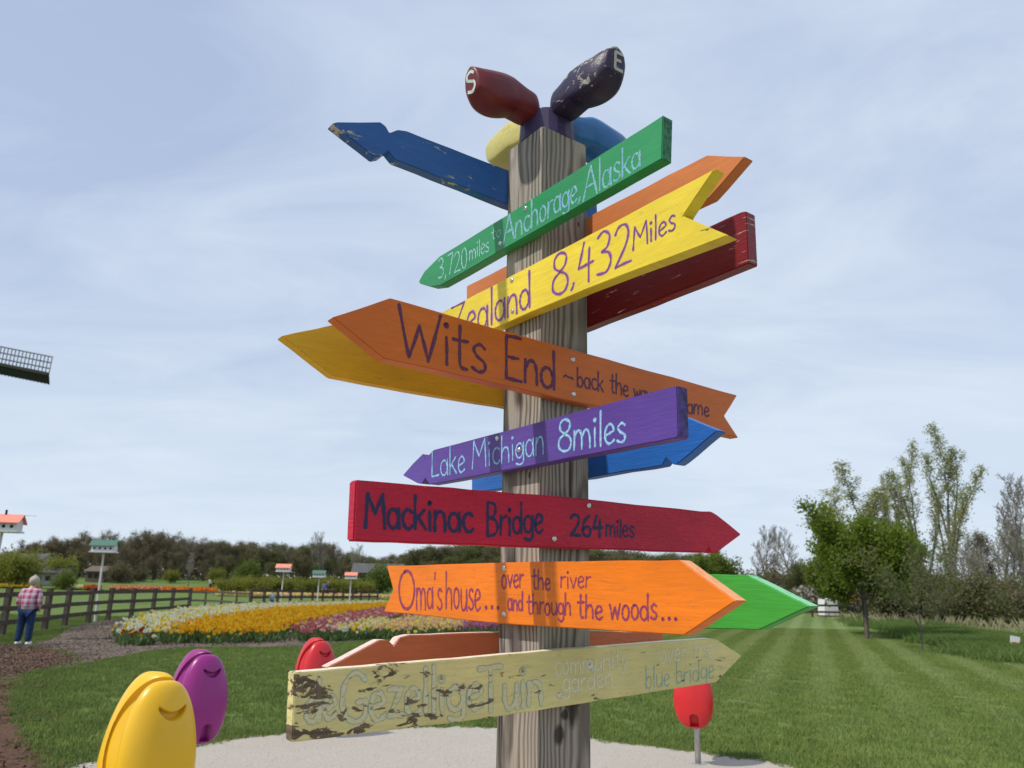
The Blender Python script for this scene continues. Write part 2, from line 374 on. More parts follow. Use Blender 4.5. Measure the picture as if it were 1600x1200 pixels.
# ------------------------------------------------------------------ grass blades on the nearer lawn (one countless mass)
def instancer(name, pts, scales, inst_meshes, label, seed=1):
    """point cloud with geometry-node instances of a few patch meshes"""
    me = bpy.data.meshes.new(name); me.vertices.add(len(pts)); me.vertices.foreach_set('co', np.asarray(pts, dtype=np.float32).ravel())
    me.update(); o = link(bpy.data.objects.new(name, me))
    ng = bpy.data.node_groups.new(name+'_nodes', 'GeometryNodeTree')
    ng.interface.new_socket('Geometry', in_out='INPUT', socket_type='NodeSocketGeometry')
    ng.interface.new_socket('Geometry', in_out='OUTPUT', socket_type='NodeSocketGeometry')
    N = ng.nodes; L = ng.links
    gi = N.new('NodeGroupInput'); go = N.new('NodeGroupOutput'); join = N.new('GeometryNodeJoinGeometry')
    for k, me_i in enumerate(inst_meshes):
        ob = bpy.data.objects.new(name+'_source', me_i)
        oi = N.new('GeometryNodeObjectInfo'); oi.inputs['Object'].default_value = ob; oi.inputs['As Instance'].default_value = True
        iop = N.new('GeometryNodeInstanceOnPoints')
        L.new(gi.outputs[0], iop.inputs['Points']); L.new(oi.outputs['Geometry'], iop.inputs['Instance'])
        rv = N.new('FunctionNodeRandomValue'); rv.data_type = 'FLOAT_VECTOR'; rv.inputs[0].default_value = (0, 0, 0); rv.inputs[1].default_value = (0, 0, 6.28); rv.inputs['Seed'].default_value = seed+k
        L.new(rv.outputs[0], iop.inputs['Rotation'])
        idn = N.new('GeometryNodeInputIndex'); md = N.new('ShaderNodeMath'); md.operation = 'MODULO'; md.inputs[1].default_value = len(inst_meshes)
        L.new(idn.outputs[0], md.inputs[0]); cp = N.new('FunctionNodeCompare'); cp.data_type = 'FLOAT'; cp.operation = 'EQUAL'
        cp.inputs[1].default_value = k; cp.inputs['Epsilon'].default_value = 0.1; L.new(md.outputs[0], cp.inputs[0]); L.new(cp.outputs[0], iop.inputs['Selection'])
        L.new(iop.outputs[0], join.inputs[0])
    L.new(join.outputs[0], go.inputs[0])
    mod = o.modifiers.new('instances', 'NODES'); mod.node_group = ng
    tag(o, label, kind='stuff'); return o
def blade_patch(name, n, size, h, w, seed):
    r = np.random.default_rng(seed)
    X = r.uniform(-size/2, size/2, n); Y = r.uniform(-size/2, size/2, n); A = r.uniform(0, 2*pi, n); hh = h*r.uniform(0.5, 1.3, n)
    lx = r.normal(0, 0.4, n)*hh; ly = r.normal(0, 0.4, n)*hh
    V = np.zeros((n, 3, 3)); dx = np.cos(A)*w/2; dy = np.sin(A)*w/2
    V[:, 0] = np.stack([X-dx, Y-dy, np.zeros(n)], 1); V[:, 1] = np.stack([X+dx, Y+dy, np.zeros(n)], 1); V[:, 2] = np.stack([X+lx, Y+ly, hh], 1)
    return np_mesh(name, V.reshape(-1, 3), np.arange(n*3).reshape(-1, 3), None, [M_blade])
patches = [blade_patch('grass_patch', 2600, 1.1, 0.045, 0.008, s) for s in (1, 2, 3)]
pts = []; fine = []
EDGE = (gravel_s, ml_s, rm_s)
def bare_ground(x, y): return any(inside(P, x, y) for P in EDGE)
for iy in range(0, 34):
    for ix in range(-34, 35):
        x = float(ix); y = 5.0+iy
        if abs(x) > 0.72*y+1.5: continue
        hits = [bare_ground(x+dx, y+dy) for dx in (-.6, 0, .6) for dy in (-.6, 0, .6)]
        if not any(hits): pts.append((x+random.uniform(-.06, .06), y+random.uniform(-.06, .06), 0.0))
        elif not all(hits):
            for jx in range(6):
                for jy in range(6):
                    q = (x-.5+(jx+.5)/6+random.uniform(-.04, .04), y-.5+(jy+.5)/6+random.uniform(-.04, .04), 0.0)
                    if not bare_ground(q[0], q[1]): fine.append(q)
instancer('lawn_grass', pts, None, patches, 'short blades of grass covering the mown lawn')
small = [blade_patch('grass_tuft', 110, 0.20, 0.05, 0.008, s_) for s_ in (11, 12)]
instancer('lawn_edge_grass', fine, None, small, 'short grass where the lawn meets gravel and mulch')
# ragged grass edge along the gravel
pts = []
for P in (gravel_s, rm_s, ml_s):
    for i in range(len(P)):
        a, b = P[i-1], P[i]; d = sqrt((a[0]-b[0])**2+(a[1]-b[1])**2)
        for k in range(max(1, int(d/0.22))):
            t = random.random(); x = a[0]+(b[0]-a[0])*t+random.gauss(0, .05); y = a[1]+(b[1]-a[1])*t+random.gauss(0, .05)
            if y > 5 and y < 26: pts.append((x, y, 0.0))
instancer('edge_grass', pts, None, small, 'ragged grass tufts along the edge of the gravel')
# stones of the gravel patch
def pebble_mesh(seed, mat):
    bm = bmesh.new(); r = random.Random(seed)
    for k in range(90):
        res = bmesh.ops.create_icosphere(bm, subdivisions=1, radius=r.uniform(0.003, 0.007))
        bmesh.ops.transform(bm, matrix=Matrix.Translation((r.uniform(-.55, .55), r.uniform(-.55, .55), 0.009)) @ Matrix.Rotation(r.uniform(0, 6), 4, 'Z') @ Matrix.Diagonal((1.3, 0.9, 0.6, 1)), verts=res['verts'])
    me = bpy.data.meshes.new('pebble_patch'); bm.to_mesh(me); bm.free(); me.materials.append(mat); return me
pts = [(x+random.uniform(-.2, .2), y+random.uniform(-.2, .2), 0) for x in range(-6, 7) for y in range(5, 11) if inside(gravel_s, x, y)]
instancer('gravel_stones', pts, None, [pebble_mesh(5, M_gravel), pebble_mesh(6, M_gravel)], 'loose pale stones of the gravel patch')
chip_n = 6000
def chip_mesh(name, mat, seed, s=0.020):
    r = np.random.default_rng(seed); n = 420
    c = np.stack([r.uniform(-.6, .6, n), r.uniform(-.6, .6, n), r.uniform(0.01, .035, n)], 1)
    a = r.uniform(0, 6.28, n); L = r.uniform(.4, 1.6, n)*s; W = L*r.uniform(.3, .7, n)
    u = np.stack([np.cos(a), np.sin(a), r.normal(0, .35, n)], 1)*L[:, None]; v = np.stack([-np.sin(a), np.cos(a), r.normal(0, .35, n)], 1)*W[:, None]
    V = np.stack([c-u, c+v, c+u, c-v], 1).reshape(-1, 3); i = np.arange(n)*4
    T = np.concatenate([np.stack([i, i+1, i+2], 1), np.stack([i, i+2, i+3], 1)])
    return np_mesh(name, V, T, None, [mat])
pts = [(x+random.uniform(-.3, .3), y+random.uniform(-.3, .3), 0) for x in range(-22, 0) for y in range(14, 44) if inside(ml_s, x, y)]
instancer('mulch_chips', pts, None, [chip_mesh('mulch_chip_patch', M_mulch, 4), chip_mesh('mulch_chip_patch', M_mulch, 5)], 'grey brown bark chips of the mulch bed')
pts = [(x+random.uniform(-.3, .3), y+random.uniform(-.3, .3), 0) for x in range(-22, 0) for y in range(4, 22) if inside(rm_s, x, y)]
instancer('path_chips', pts, None, [chip_mesh('path_chip_patch', M_redmulch, 7), chip_mesh('path_chip_patch', M_redmulch, 8)], 'red brown bark chips of the mulch path')

# ------------------------------------------------------------------ trees
class Tree:
    def __init__(s, seed):
        s.r = random.Random(seed); s.TV = []; s.TF = []; s.CV = []; s.CF = []; s.tips = []
    def tube(s, V, F, pts, rads, n):
        base = len(V); prev = None
        for i, (p, r) in enumerate(zip(pts, rads)):
            d = (pts[min(i+1, len(pts)-1)]-pts[max(i-1, 0)]).normalized()
            a = d.orthogonal().normalized() if prev is None else (prev-d*prev.dot(d)).normalized()
            prev = a; b = d.cross(a)
            for k in range(n):
                t = 2*pi*k/n; V.append(p+(a*cos(t)+b*sin(t))*r)
        for i in range(len(pts)-1):
            for k in range(n):
                q = base+i*n; k2 = (k+1) % n
                F.append((q+k, q+k2, q+n+k2)); F.append((q+k, q+n+k2, q+n+k))
    def branch(s, p, d, L, r, depth, P):
        R = s.r; nseg = P['seg'][depth]; pts = [p.copy()]; rads = [r]; dd = d.normalized()
        for i in range(nseg):
            up = P['up'][depth]
            dd = (dd + Vector((R.gauss(0, 1), R.gauss(0, 1), R.gauss(0, 1)))*P['wander'][depth] + Vector((0, 0, up))).normalized()
            p = p+dd*(L/nseg); pts.append(p.copy()); rads.append(max(r*(1-(i+1)/nseg*P['taper'][depth]), P['minr']))
        last = depth == len(P['n'])
        tgt = (s.TV, s.TF) if depth <= P['trunk_depth'] else (s.CV, s.CF)
        s.tube(*tgt, pts, rads, P['sides'][depth])
        if last or depth >= len(P['n'])-1:
            for q in pts[1:]: s.tips.append(q)
        if last: return
        n = P['n'][depth]
        for k in range(n):
            t = P['start'][depth]+(1-P['start'][depth])*(k+R.random())/n
            f = t*nseg; i = min(int(f), nseg-1); q = pts[i].lerp(pts[i+1], f-i)
            ax = (pts[i+1]-pts[i]).normalized(); side = ax.orthogonal().normalized()
            side = Matrix.Rotation(k*2.4+R.uniform(-.5, .5), 3, ax) @ side
            ang = radians(P['ang'][depth]+R.gauss(0, 8))
            nd = ax*cos(ang)+side*sin(ang)
            l2 = L*P['len'][depth]*R.uniform(.7, 1.15)*(1-P['shape'][depth]*t)
            s.branch(q, nd, l2, max(rads[i]*P['rr'][depth], P['minr']), depth+1, P)
BARE = dict(n=[9, 7, 6, 5], seg=[5, 5, 4, 3, 2], up=[.05, .12, .09, .07, .05], wander=[.04, .07, .09, .12, .15], taper=[.75, .85, .85, .8, .6], start=[.25, .2, .15, .1],
            ang=[40, 34, 36, 38], len=[.62, .55, .5, .45], shape=[.35, .4, .4, .4], rr=[.55, .6, .6, .7], sides=[7, 5, 4, 3, 3], minr=.018, trunk_depth=1)
VASE = dict(n=[10, 8, 6], seg=[4, 6, 4, 3], up=[.02, .05, .05, .0], wander=[.04, .08, .14, .2], taper=[.5, .85, .85, .7], start=[.52, .30, .15],
            ang=[40, 36, 42], len=[1.35, .40, .5], shape=[.1, .35, .4], rr=[.5, .55, .6], sides=[9, 6, 4, 3], minr=.008, trunk_depth=1)
POPL = dict(n=[7, 14, 7], seg=[8, 8, 4, 3], up=[.05, .10, .14, .1], wander=[.04, .05, .09, .12], taper=[.85, .9, .85, .7], start=[.06, .22, .15],
            ang=[15, 28, 30], len=[.88, .20, .4], shape=[.35, .45, .4], rr=[.62, .4, .6], sides=[7, 5, 3, 3], minr=.016, trunk_depth=1)
def leaf_cloud(tips, n, spread, size, seed, flat=0.5, asp=0.6):
    r = np.random.default_rng(seed); T = np.array([tuple(t) for t in tips])
    c = T[r.integers(0, len(T), n)] + r.normal(0, spread, (n, 3))
    u = r.normal(0, 1, (n, 3)); u /= np.linalg.norm(u, axis=1)[:, None]
    w = r.normal(0, 1, (n, 3)); w[:, 2] *= flat; v = np.cross(u, w); v /= np.linalg.norm(v, axis=1)[:, None]
    s = (size*r.uniform(.5, 1.3, n))[:, None]; u = u*s; v = v*s*asp
    V = np.stack([c-u, c+v, c+u, c-v], 1).reshape(-1, 3); i = np.arange(n)*4
    return V, np.concatenate([np.stack([i, i+1, i+2], 1), np.stack([i, i+2, i+3], 1)])
TM = {}
def tree_meshes(key, seed, P, height, trunk_r, trunk_len, leaves=None, bark=None, twig=None, lean=(0, 0)):
    t = Tree(seed); t.branch(Vector((0, 0, -0.1)), Vector((lean[0], lean[1], 1)), trunk_len, trunk_r, 0, P)
    zmax = max(v.z for v in t.CV+t.TV); k = height/zmax
    TV = np.array([tuple(v) for v in t.TV])*k
    CV = np.array([tuple(v) for v in t.CV])*k
    tme = np_mesh(key+'_trunk', TV, t.TF, None, [bark or M_bark])
    CF = np.array(t.CF); mi = np.zeros(len(CF), int); mats = [twig or M_twig]
    if leaves:
        tips = [q*k for q in t.tips]
        for (n, spread, size, mat) in leaves:
            LV, LF = leaf_cloud(tips, n, spread, size, seed+len(mats)); CF = np.concatenate([CF, LF+len(CV)]); CV = np.concatenate([CV, LV])
            mi = np.concatenate([mi, np.full(len(LF), len(mats))]); mats.append(mat)
    cme = np_mesh(key+'_crown', CV, CF, mi, mats)
    TM[key] = (tme, cme)
def place_tree(key, name, loc, s, label, cat='tree', group=None, rz=None, sz=None):
    e = empty(name, loc, random.uniform(0, 6.28) if rz is None else rz, label, cat, group)
    e.scale = (s, s, s*(sz or 1))
    for nm, me in zip(('trunk', 'crown'), TM[key]):
        link(bpy.data.objects.new(nm, me), e)
    return e
for i in range(4):
    tree_meshes('bare%d' % i, 20+i, BARE, 10.0, 0.20, 6.0, [(6500, .30, .075, M_leafb)], M_barkd, M_twig)
tree_meshes('barex', 33, dict(BARE, minr=.013, n=[10, 8, 7, 5], ang=[30, 30, 32, 34]), 10.0, 0.16, 6.5, None, M_barkp, M_twigp)
tree_meshes('barey', 35, dict(BARE, minr=.013, n=[9, 8, 6, 5], ang=[28, 30, 32, 34]), 10.0, 0.18, 6.5, [(500, .3, .09, M_leafp)], M_barkp, M_twigp)
tree_meshes('budding0', 41, BARE, 9.0, 0.2, 5.5, [(6500, .45, .12, M_leafd)], M_barkd, M_twig)
tree_meshes('budding1', 42, BARE, 9.0, 0.2, 5.5, [(6500, .45, .11, M_leafb), (3000, .4, .11, M_leafd)], M_barkd, M_twig)
tree_meshes('maple', 51, VASE, 5.6, 0.12, 2.9, [(27000, .16, .066, M_leaf), (5000, .15, .06, M_leafy)], M_bark, M_twig)
tree_meshes('maplefar', 52, VASE, 6.0, 0.13, 3.0, [(12000, .28, .11, M_leaf), (6000, .3, .11, M_leafd)], M_barkd, M_twig)
tree_meshes('sapling', 53, dict(VASE, n=[9, 6, 5], start=[.3, .2, .15]), 3.6, 0.045, 2.6, [(3000, .14, .045, M_leafd)], M_bark, M_twig)
tree_meshes('poplar0', 61, POPL, 18.0, 0.30, 12.0, [(8500, .20, .085, M_leafp)], M_barkp, M_twigp)
tree_meshes('poplar1', 62, POPL, 18.0, 0.30, 12.0, [(8500, .20, .085, M_leafp)], M_barkp, M_twigp, (0.08, 0))
# shrubs: leaf clouds on short stems
SHR = dict(n=[12, 7], seg=[2, 4, 3], up=[0, .12, .05], wander=[.1, .2, .25], taper=[.6, .85, .8], start=[.05, .15], ang=[48, 42], len=[2.2, .5], shape=[.2, .3], rr=[.6, .6], sides=[5, 4, 3], minr=.012, trunk_depth=0)
for i, (ml1, ml2) in enumerate([(M_leafy, M_leafy), (M_leafd, M_leafb), (M_leafb, M_leafb), (M_weed, M_leafd), (M_leafd, M_leaf)]):
    tree_meshes('shrub%d' % i, 70+i, SHR, 3.0, 0.07, 1.0, [(3800, .30, .10, ml1), (2600, .34, .10, ml2)], M_barkd, M_twig)

# --- left wood along the horizon
def line_top(px):      # skyline of the left wood in the photograph
    pts = [(-60, 880), (0, 868), (40, 850), (90, 838), (140, 834), (200, 838), (260, 836), (290, 842), (320, 850), (400, 852), (455, 860), (500, 848), (540, 868), (600, 878), (650, 866), (700, 858), (760, 852), (800, 850), (860, 855), (930, 862), (1000, 868), (1080, 872), (1130, 878)]
    for a, b in zip(pts, pts[1:]):
        if a[0] <= px <= b[0]: return a[1]+(b[1]-a[1])*(px-a[0])/(b[0]-a[0])
    return pts[0][1] if px < pts[0][0] else pts[-1][1]
rt = random.Random(5)
for row, (d, step) in enumerate(((172, 16), (150, 18), (138, 40))):
    px = -60+row*11
    while px < 1120:
        p = at(px, d+rt.uniform(-5, 5)); top = zat(px, line_top(px)-3+(0 if row == 0 else 3 if row == 1 else 22)+rt.uniform(-6, 7), p.y); h = top-p.z
        right = px > 540
        if right or (row == 2 and px > 330) or (px > 330 and rt.random() < .55): key = rt.choice(['budding0', 'budding1', 'budding1'])
        else: key = rt.choice(['bare0', 'bare1', 'bare2', 'bare3', 'bare1', 'bare2'])
        base = 9.0 if 'bud' in key else 10.0
        bare = key.startswith('bare')
        wh = ('at the far left edge' if px < 130 else 'behind the first fence' if px < 300 else 'behind the far orange tulips' if px < 400 else 'behind the three small birdhouses' if px < 570
              else 'just left of the signpost' if px < 790 else 'right of the signpost, under the dark red sign')
        kd = 'bare brown tree' if bare else 'olive budding tree'
        e = place_tree(key, 'bare_tree' if bare else 'budding_tree', p, h/base, '%s in the distant wood %s' % (kd, wh), 'tree', '%ss of the wood %s' % (kd, wh))
        e.scale.x *= 1.45; e.scale.y *= 1.45
        px += step*rt.uniform(.8, 1.2)
# tall bare trees standing above the wood
for px, top, d, k, lb in [(505, 830, 132, 'barex', 'pale bare tree rising above the wood left of the signpost'), (562, 848, 140, 'barey', 'small pale bare tree at the low end of the left wood'), (300, 862, 118, 'barex', 'pale bare tree at the wood edge above the end of the first fence')]:
    p = at(px, d); place_tree(k, 'bare_tree', p, (zat(px, top, p.y)-p.z)/10.0, lb)
# woodland floor / understorey reads as one mass
def mass(name, x0, x1, d0, d1, hfun, n, size, mats, seed, label):
    r = np.random.default_rng(seed)
    px = r.uniform(x0, x1, n); D = r.uniform(d0, d1, n); X = D*(px-800)/1242
    Z = np.array([hgt(x, y) for x, y in zip(X, D)]); Hh = np.array([hfun(p, q) for p, q in zip(px, D)])
    c = np.stack([X, D, Z+Hh*r.uniform(0, 1, n)**0.8], 1)
    u = r.normal(0, 1, (n, 3)); u /= np.linalg.norm(u, axis=1)[:, None]; w = r.normal(0, 1, (n, 3)); v = np.cross(u, w); v /= np.linalg.norm(v, axis=1)[:, None]
    s = (size*r.uniform(.5, 1.4, n))[:, None]; u *= s; v *= s*.6
    V = np.stack([c-u, c+v, c+u, c-v], 1).reshape(-1, 3); i = np.arange(n)*4
    T = np.concatenate([np.stack([i, i+1, i+2], 1), np.stack([i, i+2, i+3], 1)])
    cl = np.array([int(len(mats)*(0.5+0.5*mnoise.noise(Vector((x*.12, y*.12, z*.3)))))%len(mats) for x, y, z in c])
    me = np_mesh(name, V, T, np.concatenate([cl, cl]), mats); o = link(bpy.data.objects.new(name, me)); tag(o, label, kind='stuff'); return o
def hw(px, d): return 5.5*(0.75+0.5*mnoise.noise(Vector((px*.03, 3.1, 0))))
mass('woodland_understorey', -120, 800, 150, 185, hw, 30000, .34, [M_leafb, M_twig, M_leafb, M_leafb, M_leafd], 3, 'brown and olive thicket filling the distant wood on the left')
mass('woodland_understorey', 800, 1330, 120, 165, lambda p, d: 4.4*(0.8+0.5*mnoise.noise(Vector((p*.03, 7.1, 0)))), 16000, .32, [M_leafd, M_leafb, M_leafd], 4, 'olive thicket in the distance between signpost and maple')
# shrubs in front of the left wood
for px, d, k, s, lb in [(30, 100, 'shrub0', 1.5, 'yellow green shrub at the far left beside the grey house'), (8, 104, 'shrub0', 1.3, 'yellow green shrub at the very left edge of the far field'),
                        (95, 112, 'shrub0', 1.3, 'olive yellow shrub behind the grey house'), (108, 98, 'shrub4', .8, 'small dark evergreen bush right of the grey house'),
                        (190, 126, 'shrub2', 1.1, 'brownish bush before the wood right of the green roofed birdhouse'), (272, 130, 'shrub0', .7, 'pale green bush at the foot of the left wood'),
                        (345, 130, 'shrub0', .8, 'light green bush beside the orange tulip field'), (395, 122, 'shrub4', 1.3, 'round bright green bush behind the yellow green willows'),
                        (600, 96, 'shrub4', 1.25, 'dark green bush behind the notch of the orange sign'), (222, 134, 'shrub2', .9, 'low olive bush under the bare trees')]:
    p = at(px, d); place_tree(k, 'shrub', p, s, lb, 'shrub')
for j, (px, s) in enumerate([(362, .75), (384, .82), (408, .86), (432, .84), (456, .82), (482, .78), (506, .84), (530, .86), (554, .82), (576, .76), (645, .7), (672, .75), (700, .78), (735, .7)]):
    p = at(px, 92+rt.uniform(-3, 3)); e = place_tree('shrub0', 'willow_shrub', p, s*.8, 'low yellow green willow shrub in the hedge beyond the second fence', 'shrub', 'yellow green willow shrubs in a row'); e.scale.x *= 1.6
for j, (px, s) in enumerate([(935, 1.2), (975, 1.1), (1015, 1.3), (1060, 1.2)]):
    p = at(px, 105); place_tree('shrub1', 'shrub', p, s, 'olive bush seen between the red and the orange sign right of the post', 'shrub', 'olive bushes between the signs')

# --- right side
p = gp(1355, 999); place_tree('maple', 'maple_tree', p, 1.0, 'dense green vase shaped maple on the mown lawn at the right', rz=4.3).scale = (.94, .94, (zat(1355, 784, p.y))/5.6)
p = gp(1343, 993); e = place_tree('maplefar', 'maple_tree', (p.x+.3, p.y, 0), .72, 'second maple trunk right behind the dense green maple')
p = gp(1441, 1016); place_tree('sapling', 'sapling_tree', p, .92, 'thin young tree with sparse olive leaves right of the maple')
for px, d, top, k, lb in [(1300, 62, 868, 'maplefar', 'small green tree on the lawn edge left of the maple'), (1255, 75, 880, 'budding0', 'olive tree behind the green arrow tip'),
                          (1120, 70, 862, 'maplefar', 'green tree behind the tip of the dark red sign')]:
    p = at(px, d); h = zat(px, top, p.y)-p.z; place_tree(k, 'green_tree', p, h/(6.0 if 'maple' in k else 9.0), lb)
for px, d, top, k, s, lb, rz in [(1335, 66, 722, 'poplar1', 1.7, 'tall budding poplar rising behind the maple', .6), (1395, 68, 745, 'poplar0', .7, 'shorter poplar between the maple and the tallest poplars', 2.0),
                             (1500, 58, 668, 'poplar0', 1.0, 'tallest poplar with several straight pale stems', 1.0), (1462, 60, 690, 'poplar1', .9, 'leaning poplar left of the tallest poplar', 3.2)]:
    p = at(px, d); h = zat(px, top, p.y)-p.z; e = place_tree(k, 'poplar_tree', p, h/18.0, lb, rz=rz); e.scale.x *= s*1.25; e.scale.y *= s*1.25
for px, d, top, k, lb in [(1200, 85, 818, 'barex', 'grey bare tree just right of the dark red sign tip'), (1245, 88, 822, 'barex', 'grey bare tree left of the maple crown'), (1610, 60, 735, 'barex', 'bare tree cut by the right edge of the picture'),
                          (1575, 75, 800, 'barey', 'dark bare tree left of the picture edge'), (1430, 75, 815, 'barey', 'bare tree between maple and poplars'), (1540, 70, 830, 'bare0', 'brown bare tree under the tallest poplar')]:
    p = at(px, d); place_tree(k, 'bare_tree', p, (zat(px, top, p.y)-p.z)/10.0, lb)
rs = random.Random(9)
shr = []
for j in range(30):
    px = 1375+j*8.2+rs.uniform(-6, 6); d = rs.uniform(44, 60)
    shr.append((px, d, rs.choice(['shrub1', 'shrub2', 'shrub3', 'shrub1', 'shrub2']), rs.uniform(.75, 1.35)))
for (px, d, k, s) in shr:
    nm = {'shrub1': 'olive', 'shrub2': 'brown', 'shrub3': 'green'}[k]
    wh = 'left of the poplars' if px < 1440 else 'under the tallest poplar' if px < 1530 else 'near the right picture edge'
    place_tree(k, 'shrub', at(px, d), s*.70, 'rough %s shrub in the thicket %s' % (nm, wh), 'shrub', '%s shrubs %s' % (nm, wh))
for px, d, top, lb in [(1400, 58, 850, 'thin bare sapling right of the maple crown'), (1448, 56, 842, 'slender bare tree between the leaning poplar and the maple'), (1478, 52, 862, 'slender bare tree in front of the leaning poplar'), (1522, 54, 835, 'slender bare tree just right of the tallest poplar stems'), (1556, 50, 850, 'slender bare tree beside the dark conifer'), (1590, 52, 826, 'slender bare tree at the right picture edge')]:
    p = at(px, d); place_tree('barey', 'bare_tree', p, (zat(px, top, p.y)-p.z)/10.0, lb)
for px, d, s, lb in [(1170, 78, 1.2, 'rough dark shrub above the green arrow sign'), (1215, 80, 1.3, 'brown shrub beneath the grey bare trees'), (1260, 82, 1.3, 'olive shrub left of the white box'), (1395, 84, 1.5, 'olive shrub behind the parked vehicles'), (1335, 84, 1.3, 'brown shrub behind the maple trunks')]:
    place_tree('shrub2' if 'brown' in lb else 'shrub1', 'shrub', at(px, d), s, lb, 'shrub')
mass('thicket', 1150, 1640, 62, 80, lambda p, d: 2.7*(0.7+0.6*mnoise.noise(Vector((p*.02, 1.1, 0)))), 16000, .20, [M_leafb, M_leafd, M_twigp, M_leafd], 8, 'tangled brown and olive thicket at the right edge of the lawn')
# conifer
def conifer():
    bm = bmesh.new(); bm_tube(bm, (0, 0, 0), (0, 0, 3.4), .09, .02, 7); e = empty('conifer_tree', at(1560, 50), 0, 'dark small conifer in the thicket near the right edge', 'tree')
    bmobj('trunk', bm, M_barkd, e)
    tips = []
    for i in range(500):
        z = rs.uniform(.2, 3.4); r = (1-z/3.5)*1.0*sqrt(rs.random()); a = rs.uniform(0, 6.28); tips.append(Vector((r*cos(a), r*sin(a), z-.25*r)))
    Vv, T = leaf_cloud(tips, 7000, .06, .07, 3, .4, .3)
    link(bpy.data.objects.new('crown', np_mesh('conifer_crown', Vv, T, None, [M_leafk])), e)
conifer()
# weeds and reeds along the right lawn edge
def tall_patch(name, n, size, h, w, mat, seed):
    r = np.random.default_rng(seed); X, Y = r.normal(0, size, n), r.normal(0, size, n); A = r.uniform(0, 6.28, n); hh = h*r.uniform(.4, 1.2, n); lx, ly = r.normal(0, .35, n)*hh, r.normal(0, .35, n)*hh
    dx, dy = np.cos(A)*w/2, np.sin(A)*w/2; V = np.zeros((n, 4, 3))
    V[:, 0] = np.stack([X-dx*.6, Y-dy*.6, 0*X], 1); V[:, 1] = np.stack([X+dx*.6, Y+dy*.6, 0*X], 1); V[:, 2] = np.stack([X+lx*.4+dx, Y+ly*.4+dy, hh*.6], 1); V[:, 3] = np.stack([X+lx, Y+ly, hh], 1)
    i = np.arange(n)*4; return np_mesh(name, V.reshape(-1, 3), np.concatenate([np.stack([i, i+1, i+2], 1), np.stack([i, i+2, i+3], 1)]), None, [mat])
def edge_pts(path, n, spread, zoff=0.0, seed=1):
    r = random.Random(seed); out = []
    for _ in range(n):
        i = r.randrange(len(path)-1); a, b = path[i], path[i+1]; t = r.random(); x = a[0]+(b[0]-a[0])*t+r.gauss(0, spread); y = a[1]+(b[1]-a[1])*t+abs(r.gauss(0, spread))
        out.append((x, y, hgt(x, y)))
    return out
wp = [tuple(gp(px, py).xy) for px, py in [(1372, 974), (1400, 978), (1450, 986), (1500, 998), (1560, 1010), (1610, 1024), (1680, 1040)]]
instancer('weeds', edge_pts(wp, 900, .8), None, [tall_patch('weed_clump', 220, .30, .34, .016, M_weed, 2), tall_patch('weed_clump', 220, .30, .24, .02, M_weed, 3)], 'tall green weeds along the right edge of the lawn')
rp = [tuple(at(px, d).xy) for px, d in [(1390, 46), (1450, 43), (1510, 40), (1580, 36)]]
instancer('dry_reeds', edge_pts(rp, 60, 1.6, seed=4), None, [tall_patch('reed_clump', 14, .45, .62, .009, M_reed, 5)], 'pale dry reeds behind the weeds')

